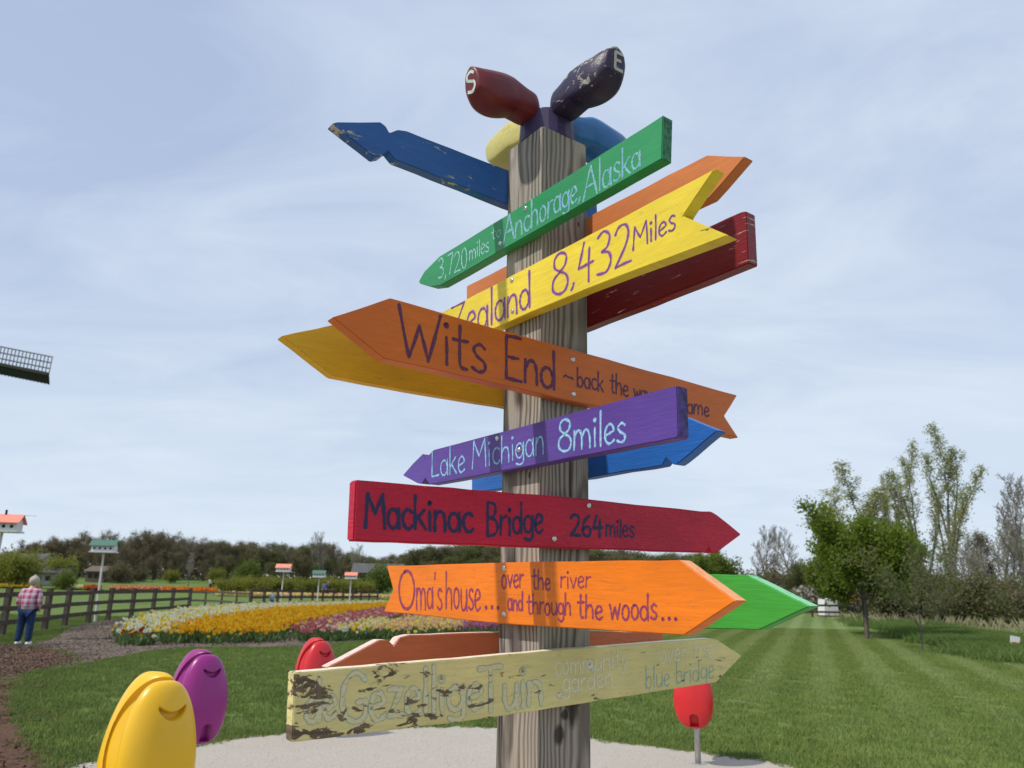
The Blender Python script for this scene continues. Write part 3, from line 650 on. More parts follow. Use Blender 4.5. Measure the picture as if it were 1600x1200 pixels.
# ------------------------------------------------------------------ tulip beds
def flower_bed(name, poly, dens, mats, h, seed, label, size=.058, leafw=.028):
    xs = [p[0] for p in poly]; ys = [p[1] for p in poly]; area = (max(xs)-min(xs))*(max(ys)-min(ys)); n = int(area*dens)
    r = np.random.default_rng(seed); X = r.uniform(min(xs), max(xs), n); Y = r.uniform(min(ys), max(ys), n)
    k = inside_np(poly, X+r.normal(0, .22, n), Y+r.normal(0, .30, n)); X, Y = X[k], Y[k]; n = len(X)
    tv = []; tf = []; tm = []
    for p in range(6):       # six petals forming a cup
        a = p*pi/3; b0 = len(tv); off = .82 if p % 2 else 1.0
        for (rr, da, z) in [(.12, 0, 0), (1.0*off, -.50, .8), (1.0*off, .50, .8), (.62*off, 0, 1.75)]:
            tv.append((rr*cos(a+da)*size, rr*sin(a+da)*size, z*size)); 
        tf += [(b0, b0+2, b0+1), (b0+1, b0+2, b0+3)]; tm += [1, 1]
    b0 = len(tv)
    for z in (0, 1):
        for q in range(3): tv.append((.006*cos(q*2.1), .006*sin(q*2.1), -h*(1-z)))
    for q in range(3): tf += [(b0+q, b0+(q+1) % 3, b0+3+(q+1) % 3), (b0+q, b0+3+(q+1) % 3, b0+3+q)]; tm += [0, 0]
    for L in range(4):
        a = L*1.6+.4; b0 = len(tv); ca, sa = cos(a), sin(a); hh = h*(.75, .6, .85, .5)[L]
        for (rr, w, z) in [(.01, -.5, 0), (.01, .5, 0), (.06, -1, .55), (.06, 1, .55), (.13, 0, 1)]:
            tv.append((rr*ca-w*leafw*sa, rr*sa+w*leafw*ca, -h+z*hh))
        tf += [(b0, b0+1, b0+3), (b0, b0+3, b0+2), (b0+2, b0+3, b0+4)]; tm += [0, 0, 0]
    TV = np.array(tv); TF = np.array(tf); tm = np.array(tm)
    A = r.uniform(0, 6.28, n); S = r.uniform(.75, 1.2, n); hz_ = r.normal(0, .055, n); lx = r.normal(0, .06, n); ly = r.normal(0, .06, n)
    c, s = np.cos(A)[:, None], np.sin(A)[:, None]
    x = (TV[None, :, 0]*c-TV[None, :, 1]*s)*S[:, None]; y = (TV[None, :, 0]*s+TV[None, :, 1]*c)*S[:, None]; z = TV[None, :, 2]*np.where(TV[None, :, 2] > 0, S[:, None], 1.0)
    up = np.clip((z+h)/h, 0, 1.2)
    z = z+h+hz_[:, None]*np.clip((TV[None, :, 2]+h)/h, 0, 1); x = x+lx[:, None]*up+X[:, None]; y = y+ly[:, None]*up+Y[:, None]
    V = np.stack([x, y, z], 2).reshape(-1, 3); T = (TF[None]+(np.arange(n)*len(TV))[:, None, None]).reshape(-1, 3)
    cl = r.integers(1, len(mats), n); 
    pn = np.array([mnoise.noise(Vector((a*.9, b*.9, seed))) for a, b in zip(X, Y)])
    mi = np.where(tm[None] == 1, cl[:, None], 0).reshape(-1)
    me = np_mesh(name, V, T, mi, mats); o = link(bpy.data.objects.new(name, me)); tag(o, label, kind='stuff'); return o
def petal(name, c): return leafmat(name, sc3(c, .85), sc3(c, 1.08), .3, 3.0)
P_white = petal('petal_white', (.74, .74, .68)); P_yel = petal('petal_yellow', (.80, .52, .03)); P_or = petal('petal_amber', (.80, .37, .015)); P_lem = petal('petal_lemon', (.80, .70, .18))
P_red = petal('petal_dark_red', (.30, .03, .02)); P_pink = petal('petal_pink', (.50, .16, .19)); P_rose = petal('petal_rose', (.42, .10, .13)); P_pale = petal('petal_pale_pink', (.68, .42, .40))
P_peach = petal('petal_peach', (.78, .50, .27)); P_purp = petal('petal_purple', (.38, .14, .40)); P_scar = petal('petal_orange', (.70, .13, .02))
M_tleaf = leafmat('tulip_leaf', (.080, .140, .048), (.130, .190, .080), .25, 2.0)
def bed(pts_, **k): return [tuple(gp(a, b).xy) for a, b in pts_]
flower_bed('white_tulips', bed([(182, 1010), (255, 1008), (262, 1000), (300, 985), (420, 962), (600, 950), (600, 947), (420, 951), (300, 962), (235, 975), (195, 992)]), 34, [M_tleaf, P_white, P_white, P_white, P_white, P_lem, P_yel], .32, 1, 'white and lemon tulips at the left end and back of the bed')
flower_bed('yellow_tulips', bed([(262, 1008), (350, 1007), (436, 1003), (450, 995), (500, 976), (560, 962), (640, 953), (640, 949), (600, 950), (420, 962), (300, 985), (262, 1000)]), 40, [M_tleaf, P_or, P_or, P_yel, P_yel], .31, 2, 'amber yellow tulips massed in the middle of the bed')
flower_bed('dark_red_tulips', bed([(195, 1011), (222, 1010), (225, 1000), (200, 1000)]), 14, [M_tleaf, P_red, P_red, P_yel], .26, 12, 'few dark red tulips at the left tip of the bed')
flower_bed('pink_tulips', bed([(452, 1004), (515, 1003), (525, 994), (600, 976), (680, 963), (680, 957), (620, 957), (560, 968), (500, 984)]), 46, [M_tleaf, P_pink, P_rose, P_pink, P_pale], .30, 3, 'dusty pink tulips in the nearer bed')
flower_bed('cream_tulips', bed([(518, 1003), (572, 1001), (610, 985), (590, 981), (525, 994)]), 44, [M_tleaf, P_white, P_white, P_lem, P_yel], .30, 4, 'cream and white tulips between the pink and the peach ones')
flower_bed('peach_tulips', bed([(574, 1001), (640, 999), (715, 996), (735, 985), (650, 975), (612, 985)]), 42, [M_tleaf, P_peach, P_peach, P_pale, P_lem], .30, 5, 'peach coloured tulips left of the signpost')
flower_bed('purple_tulips', bed([(716, 996), (790, 994), (860, 993), (850, 984), (738, 984)]), 40, [M_tleaf, P_purp, P_pink], .30, 6, 'purple tulips behind the signpost')
def strip(x0, x1, d0, d1): return [tuple(at(x0, d0).xy), tuple(at(x1, d0).xy), tuple(at(x1, d1).xy), tuple(at(x0, d1).xy)]
def far_strip(x0, x1, d0, d1, mats, seed, label):
    """distant tulip field: ground-hugging rows of blossoms, far too small to count"""
    poly = strip(x0, x1, d0, d1); r = np.random.default_rng(seed); n = 5200
    px = r.uniform(x0, x1, n); D = r.uniform(d0, d1, n); X = D*(px-800)/1242; Z = np.array([hgt(a, b) for a, b in zip(X, D)])+.32+r.normal(0, .05, n)
    tips = np.stack([X, D, Z], 1); Vv, T = leaf_cloud([(0, 0, 0)], n, 0.0, .16, seed); Vv = Vv+np.repeat(tips, 4, axis=0)
    mi = np.tile(r.integers(0, len(mats), n), 2); o = link(bpy.data.objects.new('far_tulips', np_mesh('far_tulips', Vv, T, mi, mats))); tag(o, label, kind='stuff')
far_strip(178, 262, 98, 104, [P_scar, P_scar, P_pale, P_peach], 1, 'orange and salmon tulip strips in the far field')
far_strip(262, 345, 95, 103, [P_scar, P_scar, P_or], 2, 'vivid orange tulip strip in the far field')
far_strip(100, 136, 98, 103, [P_white, P_lem], 3, 'cream tulip strip in the far field')
far_strip(140, 165, 97, 102, [P_scar, P_red], 4, 'red orange tulip strip beside the cream one')
far_strip(-10, 68, 99, 103, [P_or, P_yel, P_lem], 5, 'yellow tulip strip at the far left')
far_strip(345, 620, 86, 89, [P_peach, P_pale, P_lem], 6, 'pale tulip strip before the willow hedge')

# ------------------------------------------------------------------ fences
def fence(name, pxy, label, hpost=1.35, rails=(.38, .78, 1.18), pw=.15):
    base = gp(*pxy[0]); e = empty(name, base, 0, label, 'fence'); P = [gp(*q)-base for q in pxy]
    pm = None
    for i, q in enumerate(P):
        if pm is None:
            bm = bmesh.new(); bm_box(bm, (0, 0, hpost/2), (pw, pw, hpost)); bmesh.ops.bevel(bm, geom=bm.edges[:], offset=.012, segments=1); o = bmobj('post', bm, M_fence, e); pm = o.data
        else: o = link(bpy.data.objects.new('post', pm), e)
        o.location = q; o.rotation_euler = (random.uniform(-.02, .02), random.uniform(-.02, .02), random.uniform(-.1, .1))
        if i:
            a, b = P[i-1], P[i]; d = b-a; nrm = Vector((d.y, -d.x, 0)).normalized()
            for z in rails:
                bm = bmesh.new(); bm_box(bm, (0, 0, 0), (d.length-.01, .035, .14), atan2(d.y, d.x)); o = bmobj('rail', bm, M_fence, e)
                o.location = (a+b)/2+nrm*(pw/2+.02)+Vector((0, 0, z+random.uniform(-.015, .015)))
fence('field_fence', [(-70, 1005), (2, 993), (69, 985), (100, 979), (137, 974), (168, 970), (204, 967), (237, 964), (266, 961), (294, 957)], 'brown three rail fence at the left receding behind the woman')
fence('field_fence', [(390, 953), (411, 952), (432, 951.5), (452, 951), (470, 950), (487, 949.5), (503, 949), (520, 948.5), (535, 948), (550, 947.6), (563, 947.2), (576, 946.8), (589, 946.4)], 'dark three rail fence behind the middle of the tulip bed')
fence('field_fence', [(296, 946.5), (320, 947), (345, 948.5), (368, 951), (389, 953.4)], 'pale distant fence linking the two brown fences', 1.2, (.4, 1.0), .1)
e0 = [(1180, 966), (1225, 966.3), (1270, 967), (1318, 967.6), (1372, 968.5), (1430, 970)]
fence('field_fence', e0, 'grey rail fence behind the maple trunks at the far lawn edge', 1.1, (.45, .9), .1)

# ------------------------------------------------------------------ birdhouses
M_white = simple('white_board_paint', (.70, .70, .68), .6, .4, 0, .06, 12)
M_coral = simple('coral_roof_paint', (.80, .27, .19), .6, .4, 0, .08, 10); M_groof = simple('green_roof_paint', (.075, .17, .125), .6, .4, 0, .1, 10)
M_dark = simple('dark_opening', (.03, .03, .03), .9, .1); M_pole = simple('white_pole_paint', (.62, .62, .60), .5, .4, 0, .06, 4)
def birdhouse(px, ybase, ytop, wpx, roof, label, lean=0.0, rz=0.0, tiers=2, dist=None, chim=False):
    b = gp(px, ybase) if dist is None else at(px, dist); k = b.y/1242.0
    w = wpx*k; zt = zat(px+lean, ytop, b.y)-b.z; wh = w*.52; dp = w*.62; z0 = zt-wh
    e = empty('birdhouse', b, rz, label, 'birdhouse'); lx = lean*k
    bm = bmesh.new(); bm_tube(bm, (0, 0, 0), (lx, 0, z0), .05, .04, 10); bmobj('pole', bm, M_pole, e)
    ze = z0+wh*.58
    bm = bmesh.new(); bm_box(bm, (lx, 0, z0+wh*.06), (w*.94, dp*1.05, wh*.09)); bmobj('floor_board', bm, M_white, e)
    # walls with pentagonal gable ends
    bm = bmesh.new(); hw_, hd = w*.42, dp*.42
    prof = [(-hd, z0+wh*.105), (hd, z0+wh*.105), (hd, ze), (0, zt-wh*.07), (-hd, ze)]
    f = bm.faces.new([bm.verts.new((lx-hw_, y, z)) for y, z in prof]); r = bmesh.ops.extrude_face_region(bm, geom=[f]); bmesh.ops.translate(bm, vec=(2*hw_, 0, 0), verts=[v for v in r['geom'] if isinstance(v, bmesh.types.BMVert)])
    bmesh.ops.recalc_face_normals(bm, faces=bm.faces[:]); wall = bmobj('wall', bm, M_white, e)
    for s in (-1, 1):
        for c in range(4):
            bm = bmesh.new(); x = lx+(-.3+.2*c)*w; bm_tube(bm, (x, s*hd-.004*s, z0+wh*.32), (x, s*(hd+.012), z0+wh*.32), w*.045, None, 12); bmobj('nest_hole', bm, M_dark, wall)
            if s == -1:
                bm = bmesh.new(); bm_tube(bm, (x+.1*w, s*(hd+.015), z0+wh*.11), (x+.1*w, s*(hd+.015), z0+wh*.42), w*.008, None, 6); bmobj('perch_post', bm, M_white, wall)
    bm = bmesh.new(); bm_tube(bm, (lx-hw_, -hd-.015, z0+wh*.42), (lx+hw_, -hd-.015, z0+wh*.42), w*.008, None, 6); bmobj('perch_rail', bm, M_white, wall)
    bm = bmesh.new()
    for s in (-1, 1):
        y1, z1 = s*dp*.56, ze-wh*.10; t = wh*.05
        vs = [bm.verts.new(q) for x in (lx-w*.5, lx+w*.5) for q in ((x, 0, zt-t), (x, y1, z1), (x, y1, z1+t), (x, 0, zt))]
        for q in ((0, 1, 2, 3), (4, 7, 6, 5), (0, 4, 5, 1), (1, 5, 6, 2), (2, 6, 7, 3)): bm.faces.new([vs[i] for i in q])
    bmesh.ops.recalc_face_normals(bm, faces=bm.faces[:]); rf = bmobj('roof', bm, roof, e)
    if chim:
        bm = bmesh.new(); bm_tube(bm, (lx+.02*w, 0, zt-.02), (lx+.02*w, 0, zt+.12*w), .03*w, None, 8); bmobj('chimney', bm, M_dark, rf)
        bm = bmesh.new(); bm_tube(bm, (lx+w*.47, 0, zt-.02), (lx+w*.8, 0, zt-.02), .006*w, None, 6); bmobj('finial_rod', bm, M_steel, rf)
birdhouse(-5, 930, 803, 56, M_coral, 'white birdhouse with coral roof cut by the left edge', 0, .25, dist=22, chim=True)
birdhouse(148, 972, 843, 39, M_groof, 'white birdhouse with green roof on a pole by the first fence', -2, .2)
birdhouse(438, 951, 881, 24, M_coral, 'white birdhouse with coral roof, left of the three in the middle distance', 0, .05)
birdhouse(495, 950, 891, 21, M_groof, 'white birdhouse with green roof between the two coral roofed ones', 0, .05)
birdhouse(545.5, 949, 894, 20, M_coral, 'small white birdhouse with coral roof, nearest to the signpost', 0, .05)

# ------------------------------------------------------------------ far houses
def far_house(px, d, w, dp, h, rise, wallm, roofm, rz, label):
    p = at(px, d); e = empty('house', p, rz, label, 'house'); 
    bm = bmesh.new(); prof = [(-dp/2, 0), (dp/2, 0), (dp/2, h), (0, h+rise), (-dp/2, h)]
    f = bm.faces.new([bm.verts.new((-w/2, y, z)) for y, z in prof]); r = bmesh.ops.extrude_face_region(bm, geom=[f]); bmesh.ops.translate(bm, vec=(w, 0, 0), verts=[v for v in r['geom'] if isinstance(v, bmesh.types.BMVert)])
    bmesh.ops.recalc_face_normals(bm, faces=bm.faces[:]); bmobj('wall', bm, wallm, e)
    bm = bmesh.new(); t = .15
    for s in (-1, 1):
        y1, z1 = s*(dp/2+.4), h-.4*rise/(dp/2)
        vs = [bm.verts.new(q) for x in (-w/2-.3, w/2+.3) for q in ((x, 0, h+rise+.02), (x, y1, z1+.02), (x, y1, z1+t), (x, 0, h+rise+t))]
        for q in ((0, 1, 2, 3), (4, 7, 6, 5), (0, 4, 5, 1), (1, 5, 6, 2), (2, 6, 7, 3)): bm.faces.new([vs[i] for i in q])
    bmesh.ops.recalc_face_normals(bm, faces=bm.faces[:]); bmobj('roof', bm, roofm, e)
    for x in (-w*.28, w*.05, w*.3):
        bm = bmesh.new(); bm_box(bm, (x, -dp/2-.03, h*.55), (w*.12, .08, h*.35)); bmobj('window', bm, M_dark, e)
M_gr = simple('grey_shingle', (.11, .11, .11), .9, .1, 0, .15, 2); M_wl = simple('grey_siding', (.36, .36, .35), .8, .2, 0, .08, 1); M_br = simple('brown_siding', (.11, .085, .065), .8, .2); M_tn = simple('tan_shingle', (.15, .12, .09), .9, .1)
far_house(82, 112, 5.2, 4.5, 1.8, 1.1, M_wl, M_gr, .35, 'grey gabled house behind the left shrubs')
far_house(48, 128, 7, 6, 2.6, 1.6, M_wl, M_gr, -.2, 'larger grey roofed house at the far left')
far_house(163, 130, 3.0, 4, 1.7, .7, M_br, M_tn, 0, 'brown barn right of the green roofed birdhouse pole')
far_house(596, 134, 8, 6, 2.2, 1.4, M_br, M_gr, .1, 'long grey roofed house left of the signpost')

# ------------------------------------------------------------------ people
def skin(name, V, E, R, mat, parent, root=0, sub=2):
    me = bpy.data.meshes.new(name); me.from_pydata(V, E, []); o = bpy.data.objects.new(name, me); COL.objects.link(o)
    o.modifiers.new('skin', 'SKIN'); sv = me.skin_vertices[0].data
    for i, r in enumerate(R): sv[i].radius = (r, r) if isinstance(r, (int, float)) else r
    sv[root].use_root = True; o.modifiers.new('sub', 'SUBSURF').levels = sub; o.modifiers['sub'].render_levels = sub
    dg = bpy.context.evaluated_depsgraph_get(); m2 = bpy.data.meshes.new_from_object(o.evaluated_get(dg)); bpy.data.objects.remove(o)
    m2.materials.clear(); m2.materials.append(mat); m2.polygons.foreach_set('use_smooth', [True]*len(m2.polygons)); m2.name = name
    return link(bpy.data.objects.new(name, m2), parent)
M_skin = simple('skin', (.52, .32, .23), .5, .4, 0, .05); M_jeans = simple('blue_jeans', (.022, .042, .10), .9, .1, 0, .3, 14); M_shoe = simple('white_shoes', (.70, .68, .66), .6, .3)
M_hairw = simple('grey_blond_hair', (.42, .37, .30), .8, .3, 0, .3, 40, .5); M_haird = simple('dark_hair', (.05, .035, .025), .8, .3)
def plaid():
    t = NT('pink_plaid'); sep = t.n.new('ShaderNodeSeparateXYZ'); t.l.new(t.mapping(), sep.inputs[0])
    def band(i, f, ph): return t.ramp(t.math('SINE', t.math('ADD', t.math('MULTIPLY', sep.outputs[i], f), ph)), -.2, .3)
    c = t.mix(band(0, 48, 0.4), (.60, .50, .55), (.42, .05, .13)); c2 = t.mix(band(2, 44, 1.0), (.62, .52, .56), (.40, .06, .14)); c = t.mix(.5, c, c2)
    c = t.mix(t.ramp(t.math('SINE', t.math('MULTIPLY', sep.outputs[2], 90)), .85, .95, 0, .5), c, (.10, .08, .18))
    return t.fin(c, .9, .1)
def person(loc, rz, label, h=1.63, top=None, trousers=None, hair=None, shoes=None, stoop=.04, hat=None, group=None, wide=1.0):
    k = h/1.63; e = empty('person', loc, rz, label, 'person', group); e.scale = (k*wide, k*wide, k)
    # figure faces +Y, weight on the left leg
    V = [(0, 0, .86), (0, .01, 1.08), (0, stoop*.5, 1.27), (0, stoop, 1.37), (0, stoop+.02, 1.43), (0, stoop+.05, 1.52), (0, stoop+.06, 1.57),
         (-.085, 0, .80), (-.10, .03, .46), (-.105, -.01, .08), (-.11, .10, .035), (.085, 0, .80), (.11, -.02, .46), (.13, -.06, .08), (.14, .05, .035),
         (-.17, stoop*.8, 1.31), (-.225, -.01, 1.06), (-.20, .10, .86), (-.185, .15, .80), (.17, stoop*.8, 1.31), (.225, -.01, 1.06), (.20, .10, .86), (.185, .15, .80)]
    E = [(0, 1), (1, 2), (2, 3), (3, 4), (4, 5), (5, 6), (0, 7), (7, 8), (8, 9), (9, 10), (0, 11), (11, 12), (12, 13), (13, 14), (2, 15), (15, 16), (16, 17), (17, 18), (2, 19), (19, 20), (20, 21), (21, 22)]
    R = [.12, .11, .12, .06, .045, .085, .07, .08, .055, .035, .03, .08, .055, .035, .03, .05, .038, .028, .03, .05, .038, .028, .03]
    skin('body', V, E, R, M_skin, e)
    sub = lambda idx: ([V[i] for i in idx], {i: n for n, i in enumerate(idx)})
    idx = [0, 1, 2, 3, 15, 16, 17, 19, 20, 21]; v, mp = sub(idx); v[0] = (0, 0, .84); v[3] = (0, stoop, 1.36); v[6] = (-.21, .06, .92); v[9] = (.21, .06, .92)
    skin('shirt', v, [(mp[a], mp[b]) for a, b in E if a in mp and b in mp], [(.185, .14), (.18, .13), (.17, .125), .07, .072, .062, .05, .072, .062, .05], top, e)
    idx = [0, 7, 8, 9, 11, 12, 13]; v, mp = sub(idx); v[3] = (-.105, -.01, .07); v[6] = (.13, -.06, .07)
    skin('trousers', v, [(mp[a], mp[b]) for a, b in E if a in mp and b in mp], [(.155, .13), .108, .085, .068, .108, .085, .068], trousers, e)
    for a, b in ((9, 10), (13, 14)):
        bm = bmesh.new(); bmesh.ops.create_uvsphere(bm, u_segments=12, v_segments=8, radius=1); m = Vector(V[a]).lerp(Vector(V[b]), .5)
        bmesh.ops.transform(bm, matrix=Matrix.Translation((m.x, m.y, .045)) @ Matrix.Diagonal((.055, .14, .05, 1)), verts=bm.verts[:])
        for q in bm.verts: q.co.z = max(q.co.z, .0)
        bmobj('shoe', bm, shoes, e, True)
    # hair cap around the back and top of the head, face left free
    bm = bmesh.new(); bmesh.ops.create_uvsphere(bm, u_segments=20, v_segments=14, radius=1); c = Vector((0, stoop+.048, 1.555))
    for q in bm.verts:
        n_ = 1+.06*mnoise.noise(q.co*3); q.co = Vector((q.co.x*.108*n_, q.co.y*.122*n_-(.010), q.co.z*.130*n_))
    bmesh.ops.delete(bm, geom=[q for q in bm.verts if (q.co.y > .045 and q.co.z < .045) or q.co.z < -.085], context='VERTS')
    bmesh.ops.translate(bm, vec=c, verts=bm.verts[:]); bmobj('hair', bm, hair, e, True)
    bm = bmesh.new()
    for s in (-1, 1): r = bmesh.ops.create_uvsphere(bm, u_segments=8, v_segments=6, radius=.009); bmesh.ops.translate(bm, vec=(s*.03, stoop+.135, 1.535), verts=r['verts'])
    bmobj('eyes', bm, M_dark, e)
    bm = bmesh.new(); r = bmesh.ops.create_cone(bm, cap_ends=True, segments=8, radius1=.016, radius2=.004, depth=.045); bmesh.ops.translate(bm, vec=(0, stoop+.145, 1.515), verts=r['verts']); bmobj('nose', bm, M_skin, e, True)
    if hat:
        bm = bmesh.new(); bm_tube(bm, (0, c.y, 1.58), (0, c.y, 1.60), .19, .19, 18); bm_tube(bm, (0, c.y, 1.60), (0, c.y, 1.69), .11, .09, 18); bmobj('hat', bm, hat, e)
    return e
M_plaid = plaid()
person(gp(34, 1008), 0.15, 'woman in pink plaid shirt and blue jeans standing with her back turned', 1.66, M_plaid, M_jeans, M_hairw, M_shoe, .05, wide=1.12)
C_white = simple('white_cloth', (.66, .66, .68), .9, .1); C_blue = simple('blue_cloth', (.08, .13, .30), .9, .1); C_black = simple('black_cloth', (.025, .025, .03), .9, .1); C_or = simple('orange_cloth', (.72, .16, .04), .9, .1); C_lb = simple('pale_blue_cloth', (.30, .40, .52), .9, .1)
person(at(61, 96), 2.9, 'person in white top and hat far behind the first fence', 1.7, C_white, C_white, M_haird, M_dark, hat=C_white)
person(at(513, 88), 3.0, 'person in blue jacket walking far beyond the second fence', 1.7, C_blue, C_black, M_haird, M_dark)
person(at(519, 88.5), 3.0, 'person in dark jacket beside the one in blue', 1.68, C_black, C_black, M_hairw, M_dark)
person(at(433, 54), 3.1, 'child in pale blue standing at the coral roofed birdhouse pole', 1.2, C_lb, C_blue, M_haird, M_dark)
person(at(1337, 57), 2.8, 'person in orange top and dark trousers behind the maple', 1.65, C_or, C_black, M_haird, M_dark)
person(at(335, 104), 1.4, 'person in white shirt bending in the far orange tulips', 1.6, C_white, C_black, M_haird, M_dark, .2)

# horse beside the person in the far field
def horse(loc, rz, label):
    e = empty('horse', loc, rz, label, 'horse')
    V = [(0, -.55, 1.15), (0, 0, 1.12), (0, .5, 1.18), (0, .78, 1.42), (0, .98, 1.72), (0, 1.25, 1.55), (0, 1.42, 1.42),
         (.16, -.62, .95), (.16, -.5, .72), (.16, -.66, .45), (.16, -.60, .06), (-.16, -.62, .95), (-.16, -.42, .72), (-.16, -.56, .45), (-.16, -.50, .06),
         (.15, .52, .85), (.15, .54, .5), (.15, .52, .06), (-.15, .55, .85), (-.15, .62, .5), (-.15, .62, .06), (0, -.80, 1.1), (0, -.88, .6)]
    E = [(0, 1), (1, 2), (2, 3), (3, 4), (4, 5), (5, 6), (0, 7), (7, 8), (8, 9), (9, 10), (0, 11), (11, 12), (12, 13), (13, 14), (2, 15), (15, 16), (16, 17), (2, 18), (18, 19), (19, 20), (0, 21), (21, 22)]
    R = [.28, .29, .27, .17, .12, .09, .07, .15, .10, .055, .05, .15, .10, .055, .05, .11, .06, .05, .11, .06, .05, .05, .04]
    skin('body', V, E, R, C_black, e, 1)
horse(at(346, 105), -1.4, 'dark horse grazing beyond the orange tulip strip')

# ------------------------------------------------------------------ things at the far lawn edge, right
def parked_vehicle():
    p = at(1364, 60); e = empty('parked_car', p, 1.2, 'dark off road car parked behind the maple trunks', 'car'); 
    bm = bmesh.new(); prof = [(-1.9, .45), (1.95, .45), (2.0, .85), (1.75, 1.02), (.85, 1.08), (.45, 1.62), (-1.5, 1.66), (-1.85, 1.1)]
    f = bm.faces.new([bm.verts.new((x, -.85, z)) for x, z in prof]); r = bmesh.ops.extrude_face_region(bm, geom=[f]); bmesh.ops.translate(bm, vec=(0, 1.7, 0), verts=[v for v in r['geom'] if isinstance(v, bmesh.types.BMVert)])
    bmesh.ops.recalc_face_normals(bm, faces=bm.faces[:]); bmesh.ops.bevel(bm, geom=bm.edges[:], offset=.06, segments=2)
    b = bmobj('body', bm, simple('black_car_paint', (.02, .022, .03), .25, .5), e)
    for x in (-1.2, 1.2):
        for y in (-.8, .8):
            bm = bmesh.new(); bm_tube(bm, (x, y-.12, .37), (x, y+.12, .37), .37, None, 20); w = bmobj('wheel', bm, M_dark, e)
            bm = bmesh.new(); bm_tube(bm, (x, y-.13, .37), (x, y+.13, .37), .2, None, 14); bmobj('rim', bm, M_steel, w)
    for s in (-1, 1):
        bm = bmesh.new(); bm_box(bm, (1.97, s*.6, .85), (.08, .22, .14)); bmobj('headlight', bm, M_chrome, e)
        bm = bmesh.new(); bm_box(bm, (-.5, s*.852, 1.33), (1.5, .02, .36)); bmobj('side_window', bm, simple('car_glass', (.05, .06, .07), .1, .6), e)
parked_vehicle()
p = at(1298, 56); e = empty('water_tank', p, .1, 'white box shaped tank on the lawn edge left of the maple', 'tank')
bm = bmesh.new(); bm_box(bm, (0, 0, .62), (1.05, 1.0, 1.1)); bmesh.ops.bevel(bm, geom=bm.edges[:], offset=.08, segments=3)
for v in bm.verts: v.co.x *= 1-.12*(v.co.z/1.2); v.co.y *= 1-.12*(v.co.z/1.2)
bmobj('tank_body', bm, M_white, e)
bm = bmesh.new(); bm_box(bm, (0, 0, .04), (1.15, 1.1, .08)); bmobj('pallet', bm, M_fence, e)
bm = bmesh.new(); bm_tube(bm, (0, 0, 1.16), (0, 0, 1.22), .15, None, 14); bmobj('cap', bm, M_white, e)
M_rock = simple('pale_rock', (.55, .53, .52), .9, .2, 0, .12, 2, .5)
for i, (px, d, s, lb) in enumerate([(1400, 48.5, .62, 'large pale boulder right of the maple trunk'), (1414, 49, .5, 'pale boulder in the middle of the row'), (1426, 48.6, .36, 'small pale boulder at the right end of the row'), (1387, 49.4, .34, 'small pinkish boulder at the left end of the row')]):
    bm = bmesh.new(); bmesh.ops.create_icosphere(bm, subdivisions=3, radius=s)
    for v in bm.verts: v.co *= 1+.22*mnoise.noise(v.co*1.6/s+Vector((i*5, 0, 0))); v.co.z *= .6; v.co.x *= 1.4
    o = bmobj('boulder', bm, M_rock, None, True); o.location = at(px, d)+Vector((0, 0, s*.35)); tag(o, lb, 'boulder')
# small yard sign
p = gp(1585, 1024); e = empty('yard_sign', p, 0, 'small tilted white sign with an orange mark in the weeds at the right', 'sign'); e.scale = (1.25, 1.25, 1.15)
bm = bmesh.new(); vs = bm_box(bm, (0, 0, .27), (.22, .012, .40)); bmesh.ops.rotate(bm, verts=bm.verts[:], cent=(0, 0, 0), matrix=Matrix.Rotation(.18, 3, 'Y')); pn = bmobj('sign_panel', bm, M_white, e)
bm = bmesh.new(); bm_box(bm, (0, -.009, .28), (.13, .004, .09)); bmesh.ops.rotate(bm, verts=bm.verts[:], cent=(0, 0, 0), matrix=Matrix.Rotation(.18, 3, 'Y')); bmobj('orange_mark', bm, C_or, pn)
for s in (-1, 1):
    bm = bmesh.new(); bm_tube(bm, (s*.08, .01, 0), (s*.08+.06, .01, .4), .006, None, 6); bmobj('leg', bm, M_steel, e)

